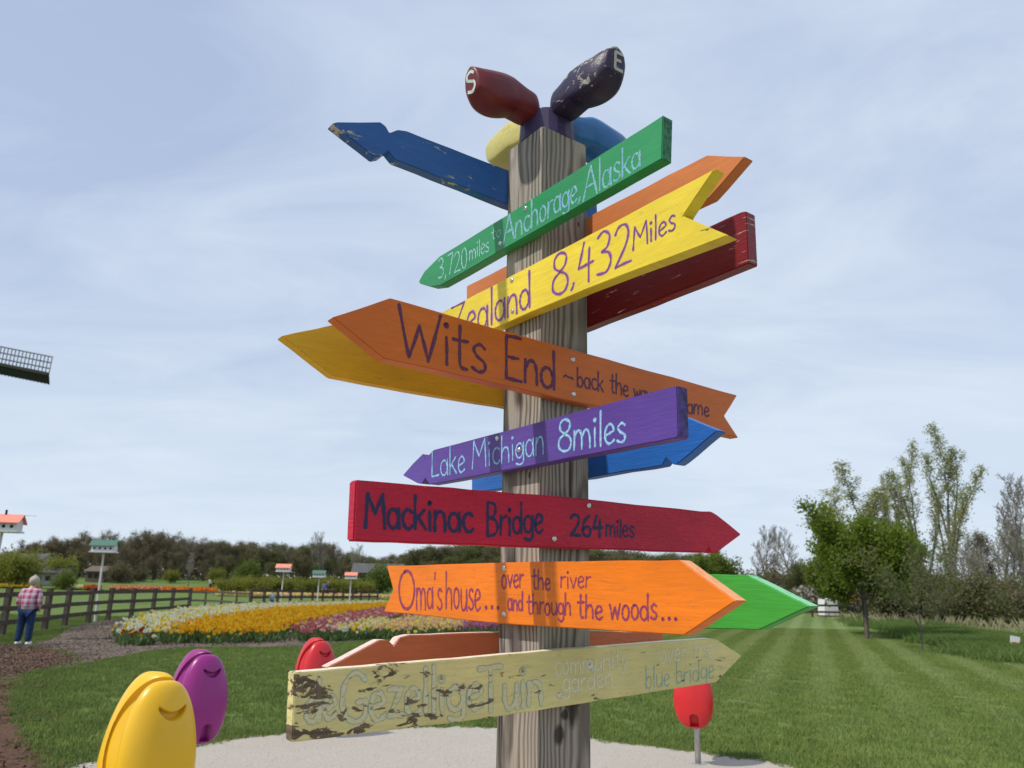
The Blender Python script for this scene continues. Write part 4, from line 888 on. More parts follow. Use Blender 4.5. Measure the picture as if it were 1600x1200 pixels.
# ------------------------------------------------------------------ windmill sail at the left edge
def sail():
    Y = 55.0
    def P(px, py): return Vector((xat(px, py, Y), Y, zat(px, py, Y)))
    tl, tr = P(-110, 519.5), P(82.5, 558); bl, br = P(-116, 547.5), P(77, 585)
    e = empty('windmill_sail', (tr+br)/2, 0, 'lattice windmill sail reaching in from the left edge of the sky', 'windmill sail'); o0 = e.location.copy()
    u = (tl-tr).normalized(); w = (br-tr).normalized(); n_ = u.cross(w).normalized(); L = (tl-tr).length; Wd = (br-tr).length
    M_lath = simple('sail_lath', (.17, .18, .20), .7, .3); M_sb = simple('sail_board', (.028, .030, .028), .7, .3)
    def bar(a, b, th, dpth, nm, mat):
        d = b-a; bm = bmesh.new(); bm_box(bm, (0, 0, 0), (1, 1, 1)); X = d.normalized(); Yv = n_; Z = X.cross(Yv)
        M = Matrix((X*d.length, Yv*dpth, Z*th)).transposed().to_4x4(); M.translation = (a+b)/2-o0
        bmesh.ops.transform(bm, matrix=M, verts=bm.verts[:]); return bmobj(nm, bm, mat, e)
    for q in (0, .34, .67): 
        a = tr+w*(Wd*q); bar(a, a+u*L, .09, .06, 'lath', M_lath)
    n = int(L/(6.05*Y/1200*1.02)); 
    for i in range(n): 
        a = tr+u*(i*L/n)+n_*.06; bar(a, a+w*Wd, .055, .05, 'crossbar', M_lath)
    # wind board with battens, tilted out of the sail plane
    a = br; dn = (w+n_*-.8).normalized(); dpt = .85
    bm = bmesh.new(); V4 = [a-o0, a+u*L-o0, a+u*L+dn*dpt-o0, a+dn*dpt+u*.15-o0]
    vs = [bm.verts.new(v) for v in V4]+[bm.verts.new(v+n_*.04) for v in V4]
    for q in ((0, 1, 2, 3), (7, 6, 5, 4), (0, 4, 5, 1), (1, 5, 6, 2), (2, 6, 7, 3), (3, 7, 4, 0)): bm.faces.new([vs[i] for i in q])
    bmesh.ops.recalc_face_normals(bm, faces=bm.faces[:]); bmobj('wind_board', bm, M_sb, e)
    for i in range(1, n): 
        q = a+u*(i*L/n); bar(q+dn*.1-n_*.05, q+dn*.9-n_*.05, .035, .04, 'batten', M_lath)
    bar(br+n_*.12, br+u*L+n_*.12, .22, .2, 'stock', M_sb)
sail()

# ------------------------------------------------------------------ the tulip shaped drums
def plastic(name, col):
    t = NT(name); f = t.noise(t.mapping(), 3, 3); d = t.noise(t.mapping(), 60, 5, .7); t.bump(d, .03, .002)
    c = t.mix(t.ramp(f, .3, .7), sc3(col, .93), sc3(col, 1.05)); c = t.mix(t.ramp(d, .62, .8, 0, .15), c, (.4, .35, .3))
    return t.fin(c, t.ramp(d, .3, .8, .26, .42), .5)
def petal_shell(aw, ad, h, nu=72, nv=72, smile=True, slot=True):
    """closed egg-like shell, front towards -Y, with a smiling hand slot near the top and a round-topped tongue slot below"""
    V = []; 
    for j in range(nv+1):
        v = j/nv; th = pi*v; z = -cos(th)
        prof = sin(th)**.66*(1-.08*z-.05*z*z)
        for i in range(nu):
            a = 2*pi*i/nu; x = cos(a)*aw*prof; y = sin(a)*ad*prof; zz = (z*.5+.5)*h
            if y < 0:
                if smile:
                    X = (x-.020)/.062; Z = zz-h*.80; cz = (X*X)*.030-.018; lim = .0125*(.35+.75*math.sqrt(max(0, 1-X*X*.75)))
                    d = abs(Z-cz) if Z > cz else abs(Z-cz)*.8
                    if abs(X) < 1.15: y += .040*max(0, min(1, (1.35-d/lim)/.5))*max(0, min(1, (1.15-abs(X))/.2))
                if slot:
                    X = (x-.01)/.040; zz0 = h*.17; Zt = (zz-zz0)/h; inr = (abs(X) < 1 and zz < zz0) or (X*X+(Zt/.055)**2 < 1)
                    if inr and zz > .03*h: y += .06
            V.append((x, y, zz))
    F = [(j*nu+i, j*nu+(i+1) % nu, (j+1)*nu+(i+1) % nu, (j+1)*nu+i) for j in range(nv) for i in range(nu)]
    return V, F
def drum(name, loc, rz, mat, H_, hs, label, tilt=0.0, wide=1.0, sq=1.0):
    """hs: height of the bell; H_: height of the top above the ground"""
    e = empty(name, loc, rz, label, 'drum', 'tulip shaped drums on the gravel')
    bm = bmesh.new(); bm_tube(bm, (0, .05, 0), (0, .05, H_-hs+.16), .028, .028, 18); bmobj('pole', bm, M_steel, e, True)
    bm = bmesh.new(); bm_tube(bm, (0, .05, 0.0), (0, .05, .012), .075, .075, 20); bmobj('base_plate', bm, M_steel, e)
    for k, a in enumerate((0, 2.2, -1.30)):
        V, F = petal_shell((.188, .14, .235)[k]*wide, (.100, .09, .10)[k], hs*(1, .85, 1)[k], nu=220 if k == 0 else 140, nv=220 if k == 0 else 140, smile=k == 0, slot=k == 0)
        til = (3, 0, 9)[k]; off = (.190, .04, .070)[k]
        if k:      # moulded groove where the front petal lies over this one
            Ml = Matrix.Translation(Vector((0, .05, -(.035, .02, .0)[k]))+Vector((sin(a), -cos(a), 0))*off) @ Matrix.Rotation(a, 4, 'Z') @ Matrix.Rotation(radians(-til), 4, 'X'); Mi = Ml.inverted()
            V2 = []
            for v in V:
                q = Ml @ Vector(v); fx, fy, fz = q.x/(.188*wide*1.15), (q.y-.05+.19)/.26, (q.z+.035-hs*.5)/(hs*.5*1.09)
                m_ = sqrt(fx*fx+fy*fy*.5+fz*fz)
                if m_ < 1: q.y += .20*min(1, (1-m_)/.22)*.55
                V2.append(tuple(Mi @ q))
            V = V2
        o = meshobj('petal', V, F, mat, e, smooth=True)
        o.rotation_euler = (radians(-til), 0, a); dirv = Vector((sin(a), -cos(a), 0))
        o.location = Vector((0, .05, H_-hs-(.035, .02, .0)[k]))+dirv*off
        bmx = o.data; bmx.materials[0] = mat
    return e
M_py = plastic('yellow_plastic', (.80, .46, .012)); M_pp = plastic('purple_plastic', (.29, .016, .19)); M_pr = plastic('red_plastic', (.60, .018, .022))
def drum_at(px, ytop, D, mat, label, rz, bell=.73, wide=1.0):
    x = D*(px-800)/1242; z = zat(px, ytop, D); return drum('tulip_drum', (x, D, 0), rz, mat, z, bell, label, wide=wide)
drum_at(268, 1049, 4.1, M_py, 'yellow plastic tulip drum, nearest at the lower left', .86, .70)
drum_at(333, 1014, 6.4, M_pp, 'purple plastic tulip drum behind the yellow one', .80, .64)
drum_at(508, 996, 9.1, M_pr, 'red plastic tulip drum behind the left end of the peeling yellow sign', .70, .64)
drum_at(1085, 1030, 8.05, M_pr, 'red plastic tulip drum on a grey pole right of the signpost', -.35, .58)

# ------------------------------------------------------------------ the signpost
AL = 0.940005; A = 0.19; TH = 0.038
CX, DY, ZT = 0.08678, 2.24763, 3.0914
dL = Vector((cos(AL), -sin(AL), 0)); dR = Vector((sin(AL), cos(AL), 0))   # along left face (towards us), along right face (away)
Cn = Vector((CX, DY, 0))                                                    # nearest edge of the post
centre = Cn - dL*(A/2) + dR*(A/2)
post_e = empty('signpost', (centre.x, centre.y, 0), 0, 'weathered wooden signpost with thirteen painted arrow boards and wooden shoes on top', 'signpost')
post_e.rotation_euler = (0, 0, atan2(dL.y, dL.x))
M_post = wood_post('weathered_post_wood', [(1, .030, 1.300, .030, .075), (1, -.02, 1.215, .022, .03), (1, .002, 1.265, .018, .016), (0, .045, 1.93, .006, .012), (1, .06, 2.78, .005, .01)])
bm = bmesh.new(); bm_box(bm, (0, 0, (ZT-.5)/2), (A, A, ZT+.5))
bmesh.ops.bevel(bm, geom=[e_ for e_ in bm.edges if abs(e_.verts[0].co.z-e_.verts[1].co.z) > 1], offset=.005, segments=2)
bmobj('post', bm, M_post, post_e)
ROOT = post_e
ROOT_INV = (Matrix.Translation(post_e.location) @ Matrix.Rotation(post_e.rotation_euler.z, 4, 'Z')).inverted()

class Plane:
    def __init__(s, face, offs):
        X = dL if face == 'L' else dR; Y = dR if face == 'L' else -dL
        s.X, s.Y, s.Z = X, Y, Vector((0, 0, 1)); s.O = Cn + Y*offs + Vector((0, 0, 2.2))
    def pt(s, px, py):
        d = ray(px, py); c = Vector((0, 0, H)); t = (s.O-c).dot(s.Y)/d.dot(s.Y); q = c+d*t-s.O
        return Vector((q.dot(s.X), 0, q.dot(s.Z)))
    def matrix(s):
        M = Matrix((s.X, s.Y, s.Z)).transposed().to_4x4(); M.translation = s.O; return M

# --- a hand-lettering alphabet: centre lines of the brush strokes
S = lambda *p: ('s', p)      # smooth stroke
Ln = lambda *p: ('l', p)     # straight stroke
def circ(cx, cy, rx, ry, a0=100, a1=470, n=12): return S(*[(cx+rx*cos(radians(a0+(a1-a0)*i/n)), cy+ry*sin(radians(a0+(a1-a0)*i/n))) for i in range(n+1)])
x_ = .58
G = {
 'A': (.72, [Ln((.02, 0), (.38, 1)), Ln((.38, 1), (.68, 0)), Ln((.14, .36), (.60, .38))]),
 'B': (.60, [Ln((.06, 0), (.06, 1)), S((.06, 1), (.36, .94), (.42, .76), (.32, .58), (.06, .53)), S((.06, .53), (.40, .48), (.52, .26), (.40, .06), (.06, .0))]),
 'E': (.58, [Ln((.06, 0), (.06, 1)), Ln((.06, .98), (.50, 1)), Ln((.06, .52), (.42, .52)), Ln((.06, .01), (.52, 0))]),
 'G': (.72, [S((.62, .86), (.42, 1), (.16, .86), (.04, .5), (.12, .16), (.36, .0), (.60, .10), (.64, .42)), Ln((.64, .42), (.42, .40))]),
 'L': (.50, [Ln((.07, 1), (.05, 0)), Ln((.05, 0), (.44, .02))]),
 'M': (.80, [Ln((.04, 0), (.12, 1)), Ln((.12, 1), (.38, .42)), Ln((.38, .42), (.66, 1)), Ln((.66, 1), (.72, 0))]),
 'O': (.78, [circ(.38, .5, .33, .49)]),
 'T': (.72, [Ln((.02, .98), (.70, 1)), Ln((.36, 1), (.37, 0))]),
 'W': (1.0, [Ln((.02, 1), (.24, 0)), Ln((.24, 0), (.48, .68)), Ln((.48, .68), (.68, 0)), Ln((.68, 0), (.96, 1))]),
 'Z': (.62, [Ln((.04, .98), (.56, 1)), Ln((.56, 1), (.04, 0)), Ln((.04, 0), (.58, .02))]),
 'a': (.50, [circ(.22, .27, .18, .27, 60, 400), Ln((.41, .56), (.43, 0))]),
 'b': (.50, [Ln((.06, 1), (.06, 0)), circ(.24, .27, .18, .26, 150, 510)]),
 'c': (.44, [S((.38, .48), (.24, .56), (.09, .44), (.06, .24), (.16, .04), (.30, .01), (.40, .10))]),
 'd': (.52, [circ(.22, .27, .18, .26, 30, 390), Ln((.42, 1), (.43, 0))]),
 'e': (.46, [S((.06, .26), (.22, .30), (.38, .38), (.30, .55), (.16, .54), (.06, .36), (.08, .12), (.22, .0), (.40, .09))]),
 'g': (.50, [circ(.22, .30, .18, .25, 60, 400), S((.42, .56), (.43, .1), (.40, -.26), (.22, -.36), (.06, -.24))]),
 'h': (.50, [Ln((.06, 1), (.05, 0)), S((.05, .34), (.18, .54), (.34, .52), (.40, .30), (.41, 0))]),
 'i': (.22, [Ln((.09, .56), (.10, 0)), circ(.09, .80, .03, .03)]),
 'k': (.48, [Ln((.06, 1), (.06, 0)), Ln((.38, .58), (.07, .25)), Ln((.17, .33), (.43, 0))]),
 'l': (.20, [Ln((.09, 1), (.09, 0))]),
 'm': (.74, [Ln((.06, .56), (.05, 0)), S((.06, .34), (.16, .54), (.28, .52), (.34, .30), (.34, 0)), S((.34, .32), (.46, .54), (.58, .50), (.64, .28), (.65, 0))]),
 'n': (.50, [Ln((.06, .56), (.05, 0)), S((.06, .34), (.18, .54), (.34, .52), (.40, .30), (.41, 0))]),
 'o': (.48, [circ(.23, .28, .17, .27)]),
 'r': (.38, [Ln((.07, .56), (.06, 0)), S((.07, .32), (.16, .50), (.34, .54))]),
 's': (.42, [S((.34, .50), (.22, .57), (.09, .46), (.16, .32), (.32, .22), (.34, .07), (.20, .0), (.05, .07))]),
 't': (.40, [S((.18, .92), (.17, .4), (.19, .06), (.34, .02)), Ln((.02, .60), (.36, .62))]),
 'u': (.50, [S((.06, .56), (.07, .2), (.16, .01), (.30, .04), (.40, .24)), Ln((.41, .56), (.43, 0))]),
 'v': (.44, [Ln((.03, .56), (.20, 0)), Ln((.20, 0), (.38, .56))]),
 'w': (.62, [Ln((.03, .56), (.16, 0)), Ln((.16, 0), (.30, .46)), Ln((.30, .46), (.43, 0)), Ln((.43, 0), (.56, .58))]),
 'y': (.46, [Ln((.04, .56), (.21, .05)), S((.40, .56), (.24, .1), (.14, -.24), (.02, -.32))]),
 'z': (.44, [Ln((.05, .55), (.38, .56)), Ln((.38, .56), (.05, .02)), Ln((.05, .02), (.40, .02))]),
 '0': (.56, [circ(.27, .5, .21, .49)]),
 '2': (.58, [S((.06, .82), (.16, .97), (.36, .98), (.46, .78), (.38, .48), (.06, .02)), Ln((.06, .02), (.54, .04))]),
 '3': (.56, [S((.08, .90), (.26, 1), (.44, .86), (.38, .62), (.20, .54)), S((.20, .54), (.42, .46), (.48, .24), (.34, .04), (.06, .06))]),
 '4': (.56, [Ln((.22, .98), (.05, .40)), Ln((.05, .40), (.50, .44)), Ln((.38, .80), (.36, 0))]),
 '6': (.54, [S((.38, .98), (.16, .72), (.06, .34), (.16, .06), (.34, .02), (.46, .2), (.40, .42), (.22, .46), (.10, .32))]),
 '7': (.54, [Ln((.06, .94), (.48, .98)), Ln((.48, .98), (.20, 0))]),
 '8': (.56, [S((.27, .54), (.10, .68), (.10, .90), (.26, 1), (.44, .90), (.42, .68), (.26, .54), (.07, .40), (.04, .16), (.20, .01), (.40, .03), (.50, .22), (.44, .42), (.27, .54))]),
 ',': (.22, [Ln((.12, .08), (.04, -.16))]), "'": (.20, [Ln((.10, 1.0), (.07, .82))]), '.': (.26, [circ(.10, .05, .03, .04)]),
 '~': (.60, [S((.02, .34), (.12, .46), (.26, .38), (.36, .40), (.56, .34))]), ' ': (.34, []),
}
def catmull(P, n=5):
    out = []; 
    for i in range(len(P)-1):
        a = P[max(i-1, 0)]; b = P[i]; c = P[i+1]; d = P[min(i+2, len(P)-1)]
        for k in range(n):
            t = k/n; out.append(tuple(.5*((2*b[j])+(-a[j]+c[j])*t+(2*a[j]-5*b[j]+4*c[j]-d[j])*t*t+(-a[j]+3*b[j]-3*c[j]+d[j])*t**3) for j in (0, 1)))
    out.append(P[-1]); return out
def word_strokes(txt, x0, y0, x1, y1, h0, h1=None, rnd=None, shear=0.0):
    """centre lines in photograph pixels"""
    h1 = h1 or h0; W = sum(G[c][0] for c in txt); out = []; pen = 0.0
    for ch in txt:
        adv, st = G[ch]; jy = rnd.uniform(-.03, .03); js = rnd.uniform(.94, 1.06)
        for kind, pts_ in st:
            P = catmull(list(pts_)) if kind == 's' else catmull([tuple(pts_[0]), tuple((pts_[0][j]+pts_[1][j])/2+rnd.uniform(-.012, .012) for j in (0, 1)), tuple(pts_[1])], 4)
            Q = []
            for (gx_, gy_) in P:
                u = (pen+gx_)/W; hh = h0+(h1-h0)*u; Q.append((x0+(x1-x0)*u+shear*gy_*hh, y0+(y1-y0)*u-((gy_ if gy_ > 0 else gy_*(.5 if hh > 40 else .85))*js+jy)*hh))
            out.append(Q)
        pen += adv
    return out
class Lettering:
    def __init__(s, plane, seed): s.pl = plane; s.V = []; s.F = []; s.k = 0; s.r = random.Random(seed)
    def stroke(s, Q, w, y0):
        P = [s.pl.pt(*q) for q in Q]; sc = (s.pl.pt(Q[0][0]+1, Q[0][1])-s.pl.pt(Q[0][0], Q[0][1]-0)).length
        # width in metres from the local pixel size measured vertically
        sv = (s.pl.pt(Q[0][0], Q[0][1]-1)-s.pl.pt(Q[0][0], Q[0][1])).length
        hw_ = w*sv*.5; y = -y0-s.k*1.2e-5; s.k += 1; n = len(P); base = len(s.V)
        ends = [(-1, .0)]
        pts_ = []
        for i in range(n):
            d = (P[min(i+1, n-1)]-P[max(i-1, 0)]); d = Vector((d.x, 0, d.z)); d = d.normalized() if d.length > 1e-9 else Vector((1, 0, 0))
            pts_.append((P[i], d, hw_*(1+s.r.uniform(-.16, .16)+.18*sin(i*1.1+s.k))))
        cap = hw_*.8
        seq = [(pts_[0][0]-pts_[0][1]*cap, pts_[0][1], hw_*.45)]+pts_+[(pts_[-1][0]+pts_[-1][1]*cap, pts_[-1][1], hw_*.45)]
        for p, d, h_ in seq:
            nn = Vector((-d.z, 0, d.x)); s.V.append((p.x+nn.x*h_, y, p.z+nn.z*h_)); s.V.append((p.x-nn.x*h_, y, p.z-nn.z*h_))
        for i in range(len(seq)-1):
            a = base+2*i; s.F.append((a, a+1, a+3, a+2))
    def build(s, mat, parent, poly, name='lettering'):
        bm = bmesh.new(); vs = [bm.verts.new(v) for v in s.V]
        for f in s.F:
            if not all(inside(poly, s.V[i][0], s.V[i][2]) for i in f): continue      # paint ends at the edge of the board
            fc = bm.faces.new([vs[i] for i in f])
        bmesh.ops.delete(bm, geom=[v for v in bm.verts if not v.link_faces], context='VERTS'); bm.normal_update()
        for fc in bm.faces:
            if fc.normal.y > 0: fc.normal_flip()
        return bmobj(name, bm, mat, parent)

def brush(name, a, b, chip=None, peel=None):
    t = NT(name); n = t.noise(t.mapping((6, 1, 20)), 9, 6, .6); c = t.mix(t.ramp(n, .35, .65), a, b)
    if chip: c = t.mix(t.ramp(t.noise(t.mapping((10, 1, 26)), 6, 6, .7), .56, .60, 0, .85), c, chip)
    if peel:
        cn = chipfield(t, 7, GZ, (4.5, 4.5, 12)); c = t.mix(t.ramp(cn, peel-.01, peel), c, (.155, .11, .07))
    t.bump(n, .3, .002); return t.fin(c, .5, .4)

SCREW = None
def screw(plane, px, py, parent):
    global SCREW
    if SCREW is None:
        bm = bmesh.new(); bmesh.ops.create_uvsphere(bm, u_segments=18, v_segments=10, radius=.0086)
        bmesh.ops.delete(bm, geom=[v for v in bm.verts if v.co.z < -.0001], context='VERTS')
        for v in bm.verts:
            v.co.z *= .62
            if (abs(v.co.x) < .0011 or abs(v.co.y) < .0011) and Vector((v.co.x, v.co.y)).length < .0042: v.co.z -= .0016
        bmesh.ops.rotate(bm, verts=bm.verts[:], cent=(0, 0, 0), matrix=Matrix.Rotation(pi/2, 3, 'X'))
        SCREW = bpy.data.meshes.new('screw'); bm.to_mesh(SCREW); bm.free(); SCREW.materials.append(M_chrome); SCREW.polygons.foreach_set('use_smooth', [True]*len(SCREW.polygons))
    o = link(bpy.data.objects.new('screw', SCREW), parent); p = plane.pt(px, py); o.location = (p.x, -.0002, p.z); o.rotation_euler = (0, random.uniform(0, 3), 0)
def board(face, back, outline, mat, label, words=(), screws=(), seed=0, bev=.0022):
    pl = Plane(face, (A+.001) if back else -(TH+.001))
    rj = random.Random(seed*17+len(outline)); ol = []
    for i, q in enumerate(outline):          # hand-cut edges are never quite straight
        n_ = outline[(i+1) % len(outline)]; d = math.hypot(n_[0]-q[0], n_[1]-q[1]); ol.append(q); k = int(d/38)
        for j in range(1, k+1):
            t_ = (j+rj.uniform(-.25, .25))/(k+1); ol.append((q[0]+(n_[0]-q[0])*t_+rj.uniform(-.15, .15), q[1]+(n_[1]-q[1])*t_+rj.uniform(-.65, .65)))
    P = [pl.pt(*q) for q in ol]
    bm = bmesh.new(); f = bm.faces.new([bm.verts.new(p) for p in P])
    f.normal_update()
    if f.normal.y > 0: f.normal_flip()
    r = bmesh.ops.extrude_face_region(bm, geom=[f]); bmesh.ops.translate(bm, vec=(0, TH, 0), verts=[v for v in r['geom'] if isinstance(v, bmesh.types.BMVert)])
    bmesh.ops.recalc_face_normals(bm, faces=bm.faces[:])
    bmesh.ops.bevel(bm, geom=bm.edges[:], offset=bev, segments=2, affect='EDGES', clamp_overlap=True)
    o = bmobj('sign_board', bm, mat, ROOT); o.matrix_parent_inverse = Matrix.Identity(4); o.matrix_local = ROOT_INV @ pl.matrix(); o['label'] = label
    by = {}
    for wd in words:
        m_, yo, wpx = wd[0], wd[1], wd[2]
        k = (m_.name, yo, wd[3], wd[4])
        if k not in by: by[k] = (Lettering(pl, seed), m_, yo)
        rr = random.Random(hash(wd[3]) % 1000 if False else sum(map(ord, wd[3]))+seed)
        for Q in word_strokes(*wd[3:], rnd=rr): by[k][0].stroke(Q, wpx, yo)
    for (lt, m_, yo) in by.values(): lt.build(m_, o, [(p.x, p.z) for p in P])
    for s_ in screws: screw(pl, *s_, o)
    return o, pl
def W(mats_, txt, x0, y0, x1, y1, h0, h1=None):
    return [(m_, yo, w, txt, x0, y0, x1, y1, h0, h1) for (m_, yo, w) in mats_]

GZ = [(0, -.75, -.05, .115), (2, -.93, -.70, .095)]
B_green = paint('green_paint', (.028, .285, .100), (.05, .09, .06), .10, .40, .22, seed=1, end=(.008, .035, .022))
B_yel = paint('yellow_paint', (.80, .60, .035), (.18, .15, .03), .13, .45, .25, [(0, .58, .35, .075)], seed=2)
B_or = paint('burnt_orange_paint', (.68, .150, .010), (.5, .3, .15), .0, .30, .2, seed=3)
B_pur = paint('purple_paint', (.105, .050, .30), (.04, .02, .08), .12, .42, .40, seed=4, end=(.010, .010, .035))
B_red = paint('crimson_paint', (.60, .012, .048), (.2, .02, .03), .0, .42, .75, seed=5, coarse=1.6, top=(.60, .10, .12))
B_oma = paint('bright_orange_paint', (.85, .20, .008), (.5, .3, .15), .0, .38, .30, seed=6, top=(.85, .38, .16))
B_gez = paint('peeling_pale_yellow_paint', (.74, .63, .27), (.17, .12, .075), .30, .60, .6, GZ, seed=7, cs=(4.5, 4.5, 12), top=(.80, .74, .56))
B_blue = paint('deep_blue_paint', (.020, .110, .36), (.42, .40, .36), .52, .35, .4, [(0, -.70, -.1, .05)], seed=8)
B_ylb = paint('ochre_yellow_paint', (.78, .44, .02), (.3, .2, .05), .0, .5, .5, seed=9)
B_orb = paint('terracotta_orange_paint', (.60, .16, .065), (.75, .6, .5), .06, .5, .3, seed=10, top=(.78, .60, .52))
B_ort = paint('faded_orange_paint', (.62, .185, .045), (.7, .6, .5), .03, .5, .2, seed=11)
B_drd = paint('dark_red_paint', (.20, .008, .014), (.62, .45, .42), .56, .35, .4, seed=12, grain=(3, 1, 45), cs=(2.2, 2.2, 34))
B_blr = paint('bright_blue_paint', (.022, .145, .52), (.3, .35, .45), .08, .38, .5, seed=13)
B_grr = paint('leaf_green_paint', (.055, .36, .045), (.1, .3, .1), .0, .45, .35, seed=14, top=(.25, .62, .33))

L_ltblue = brush('pale_blue_lettering', (.16, .42, .44), (.44, .66, .62), (.05, .30, .14)); L_blue2 = brush('blue_lettering_outline', (.10, .32, .62), (.20, .45, .62))
L_purp = brush('violet_lettering', (.115, .028, .145), (.19, .055, .19)); L_purp2 = brush('mauve_lettering', (.33, .13, .30), (.45, .22, .36))
L_plum = brush('plum_lettering', (.085, .012, .055), (.14, .03, .07)); L_navy = brush('navy_lettering', (.012, .014, .060), (.02, .02, .09))
L_white = brush('white_blue_lettering', (.26, .46, .66), (.48, .66, .80), (.16, .14, .42)); L_purO = brush('purple_lettering', (.20, .025, .10), (.30, .05, .09))
L_teal = brush('teal_lettering_outline', (.16, .36, .36), (.34, .46, .36), (.62, .54, .25), .69); L_pale = brush('pale_grey_lettering', (.60, .54, .30), (.66, .60, .38), (.47, .38, .16), .685)
L_faint = brush('faded_white_lettering', (.78, .74, .55), (.60, .58, .44), (.70, .60, .26))

# boards at the back first (outlines follow the photograph's corner points)
board('R', True, [(519, 193), (527, 190.5), (595, 190.5), (603, 197), (609, 207.5), (622, 202.5), (636, 204.5), (794, 265.5), (933, 319), (935, 372), (792, 319.5), (618, 249.5), (611, 241), (607, 235.5), (597, 243.5), (586, 245.5)],
      B_blue, 'dark blue chipped arrow board pointing left at the top', seed=1)
board('R', True, [(440, 525), (520, 507.5), (562, 498), (790, 553), (800, 556), (800, 637), (786, 634), (640, 610), (520, 587)], B_ylb, 'ochre yellow arrow board behind the Wits End board', seed=2)
board('R', True, [(510, 1043), (592, 1000), (605, 1000), (609, 1002.5), (615, 1008.5), (624, 996), (640, 992), (779, 988), (919, 985.5), (1036, 989), (1038, 1055), (919, 1062), (779, 1071), (600, 1078)],
      B_orb, 'terracotta board with notched arrow end low at the left', seed=3)
board('L', True, [(729, 447), (793, 414), (931, 332), (1104, 242.5), (1164, 244.5), (1108, 309), (1000, 362), (917, 408), (793, 476), (729, 509)], B_ort, 'faded orange arrow board pointing right behind the yellow one', seed=4)
board('L', True, [(860, 462), (917, 443), (1112, 352), (1158, 331), (1166, 330), (1170, 411), (1100, 440), (917, 512), (860, 533)], B_drd, 'dark red chipped board end at the upper right', seed=5)
board('L', True, [(737, 716), (919, 685), (1066, 650), (1121, 672.5), (1062, 722), (1056, 726), (1051, 725.5), (1041, 715.5), (1034, 727), (955, 740), (918, 747), (737, 770)], B_blr, 'bright blue notched arrow board behind the purple one', seed=6)
board('L', True, [(860, 902), (919, 900.5), (1118, 897), (1166, 898), (1266, 947.5), (1185, 984.5), (1108, 982.5), (919, 972), (860, 970)], B_grr, 'bright green arrow board behind the orange Oma board', seed=7)

board('L', False, [(1036, 179.5), (1034, 248), (945, 299), (845, 356), (688, 446), (672, 448), (656, 443), (654, 440), (663, 424), (687, 400), (793.7, 335), (940, 240)],
      B_green, 'green board lettered 3,720 miles to Anchorage, Alaska',
      W([(L_ltblue, .0006, 2.1)], '3,720', 684, 436, 731, 418, 29, 34) + W([(L_ltblue, .0006, 1.9)], 'miles', 733, 408, 765, 391, 26) + W([(L_ltblue, .0006, 1.6)], 'to', 768, 376, 784, 368, 18) +
      W([(L_ltblue, .0006, 3.1), (L_blue2, .0012, 1.2)], 'Anchorage,', 786, 382, 909, 311, 42, 47) + W([(L_ltblue, .0006, 3.0), (L_blue2, .0012, 1.2)], 'Alaska', 911, 313, 1003, 259, 52, 42),
      [(821, 326), (782, 380)], 1)
ZL = [(L_purp2, .0006, 5.0), (L_purp, .0012, 2.2)]
board('L', False, [(1117.5, 263), (1067, 337.5), (1138, 367.5), (916, 452), (829, 488), (782, 509), (640, 566), (606, 562), (628, 530), (691, 487.5), (800, 430)],
      B_yel, 'bright yellow board lettered Zealand 8,432 Miles with a notched end',
      W(ZL, 'Zealand', 704, 533, 831, 479, 54, 57) + W(ZL, '8,432', 862, 463, 988, 409, 62, 66) + W([(L_purp2, .0006, 3.6), (L_purp, .0012, 2.0)], 'Miles', 988, 392, 1057, 358, 34, 40),
      [(800, 438), (801, 486)], 2)
WL = [(L_plum, .0006, 5.4)]; WS = [(L_plum, .0006, 3.0)]
board('R', False, [(520, 495.5), (610, 465.5), (780, 515), (916, 552), (1152, 617.5), (1132, 650), (1154, 684), (1040, 660), (916, 632), (780, 600.5), (600, 560)],
      B_or, 'burnt orange board lettered Wits End back the way you came',
      W(WL, 'Wits', 622, 552, 763, 586, 76, 72) + W(WL, 'End', 788, 591, 870, 610, 64, 62) + W(WS, '~', 880, 598, 897, 602, 26) + W(WS, 'back', 901, 603, 944, 613, 30) + W(WS, 'the', 953, 613, 983, 620, 30) +
      W(WS, 'way', 990, 622, 1018, 629, 28) + W(WS, 'you', 1026, 632, 1056, 640, 26) + W(WS, 'came', 1064, 643, 1109, 651, 25), [(895, 562), (896, 616)], 3)
PL_ = [(L_blue2, .0006, 4.8), (L_white, .0012, 2.3)]
board('L', False, [(1057.5, 602.5), (1060, 680), (1057, 684), (850, 724), (671, 757), (665, 747.5), (659, 756), (652, 755), (629, 742.5), (645, 724), (660, 709), (665, 716), (672, 708), (677, 703), (930, 636)],
      B_pur, 'purple notched board lettered Lake Michigan 8 miles',
      W([(L_blue2, .0006, 3.3), (L_white, .0012, 1.3)], 'Lake', 674, 746, 728, 736, 40, 43) + W([(L_blue2, .0006, 3.3), (L_white, .0012, 1.3)], 'Michigan', 737, 733, 852, 709, 43, 48) + W(PL_, '8miles', 872, 708, 980, 690, 52, 52),
      [(777, 685), (811, 703)], 4)
board('R', False, [(556, 749.5), (917, 779.5), (1097, 799), (1112, 799), (1122, 805), (1159, 835), (1120, 864.5), (1111, 863.5), (1107, 856), (1102, 863.5), (860, 856), (552, 845)],
      B_red, 'crimson board lettered Mackinac Bridge 264 miles',
      W([(L_navy, .0006, 5.8)], 'Mackinac', 569, 825, 741, 831, 54, 52) + W([(L_navy, .0006, 4.9)], 'Bridge', 760, 837, 850, 833, 52, 50) + W([(L_navy, .0006, 5.0)], '264', 890, 837, 943, 840, 33) + W([(L_navy, .0006, 3.4)], 'miles', 946, 838, 992, 840, 29),
      [(920, 790), (866, 842)], 5, .004)
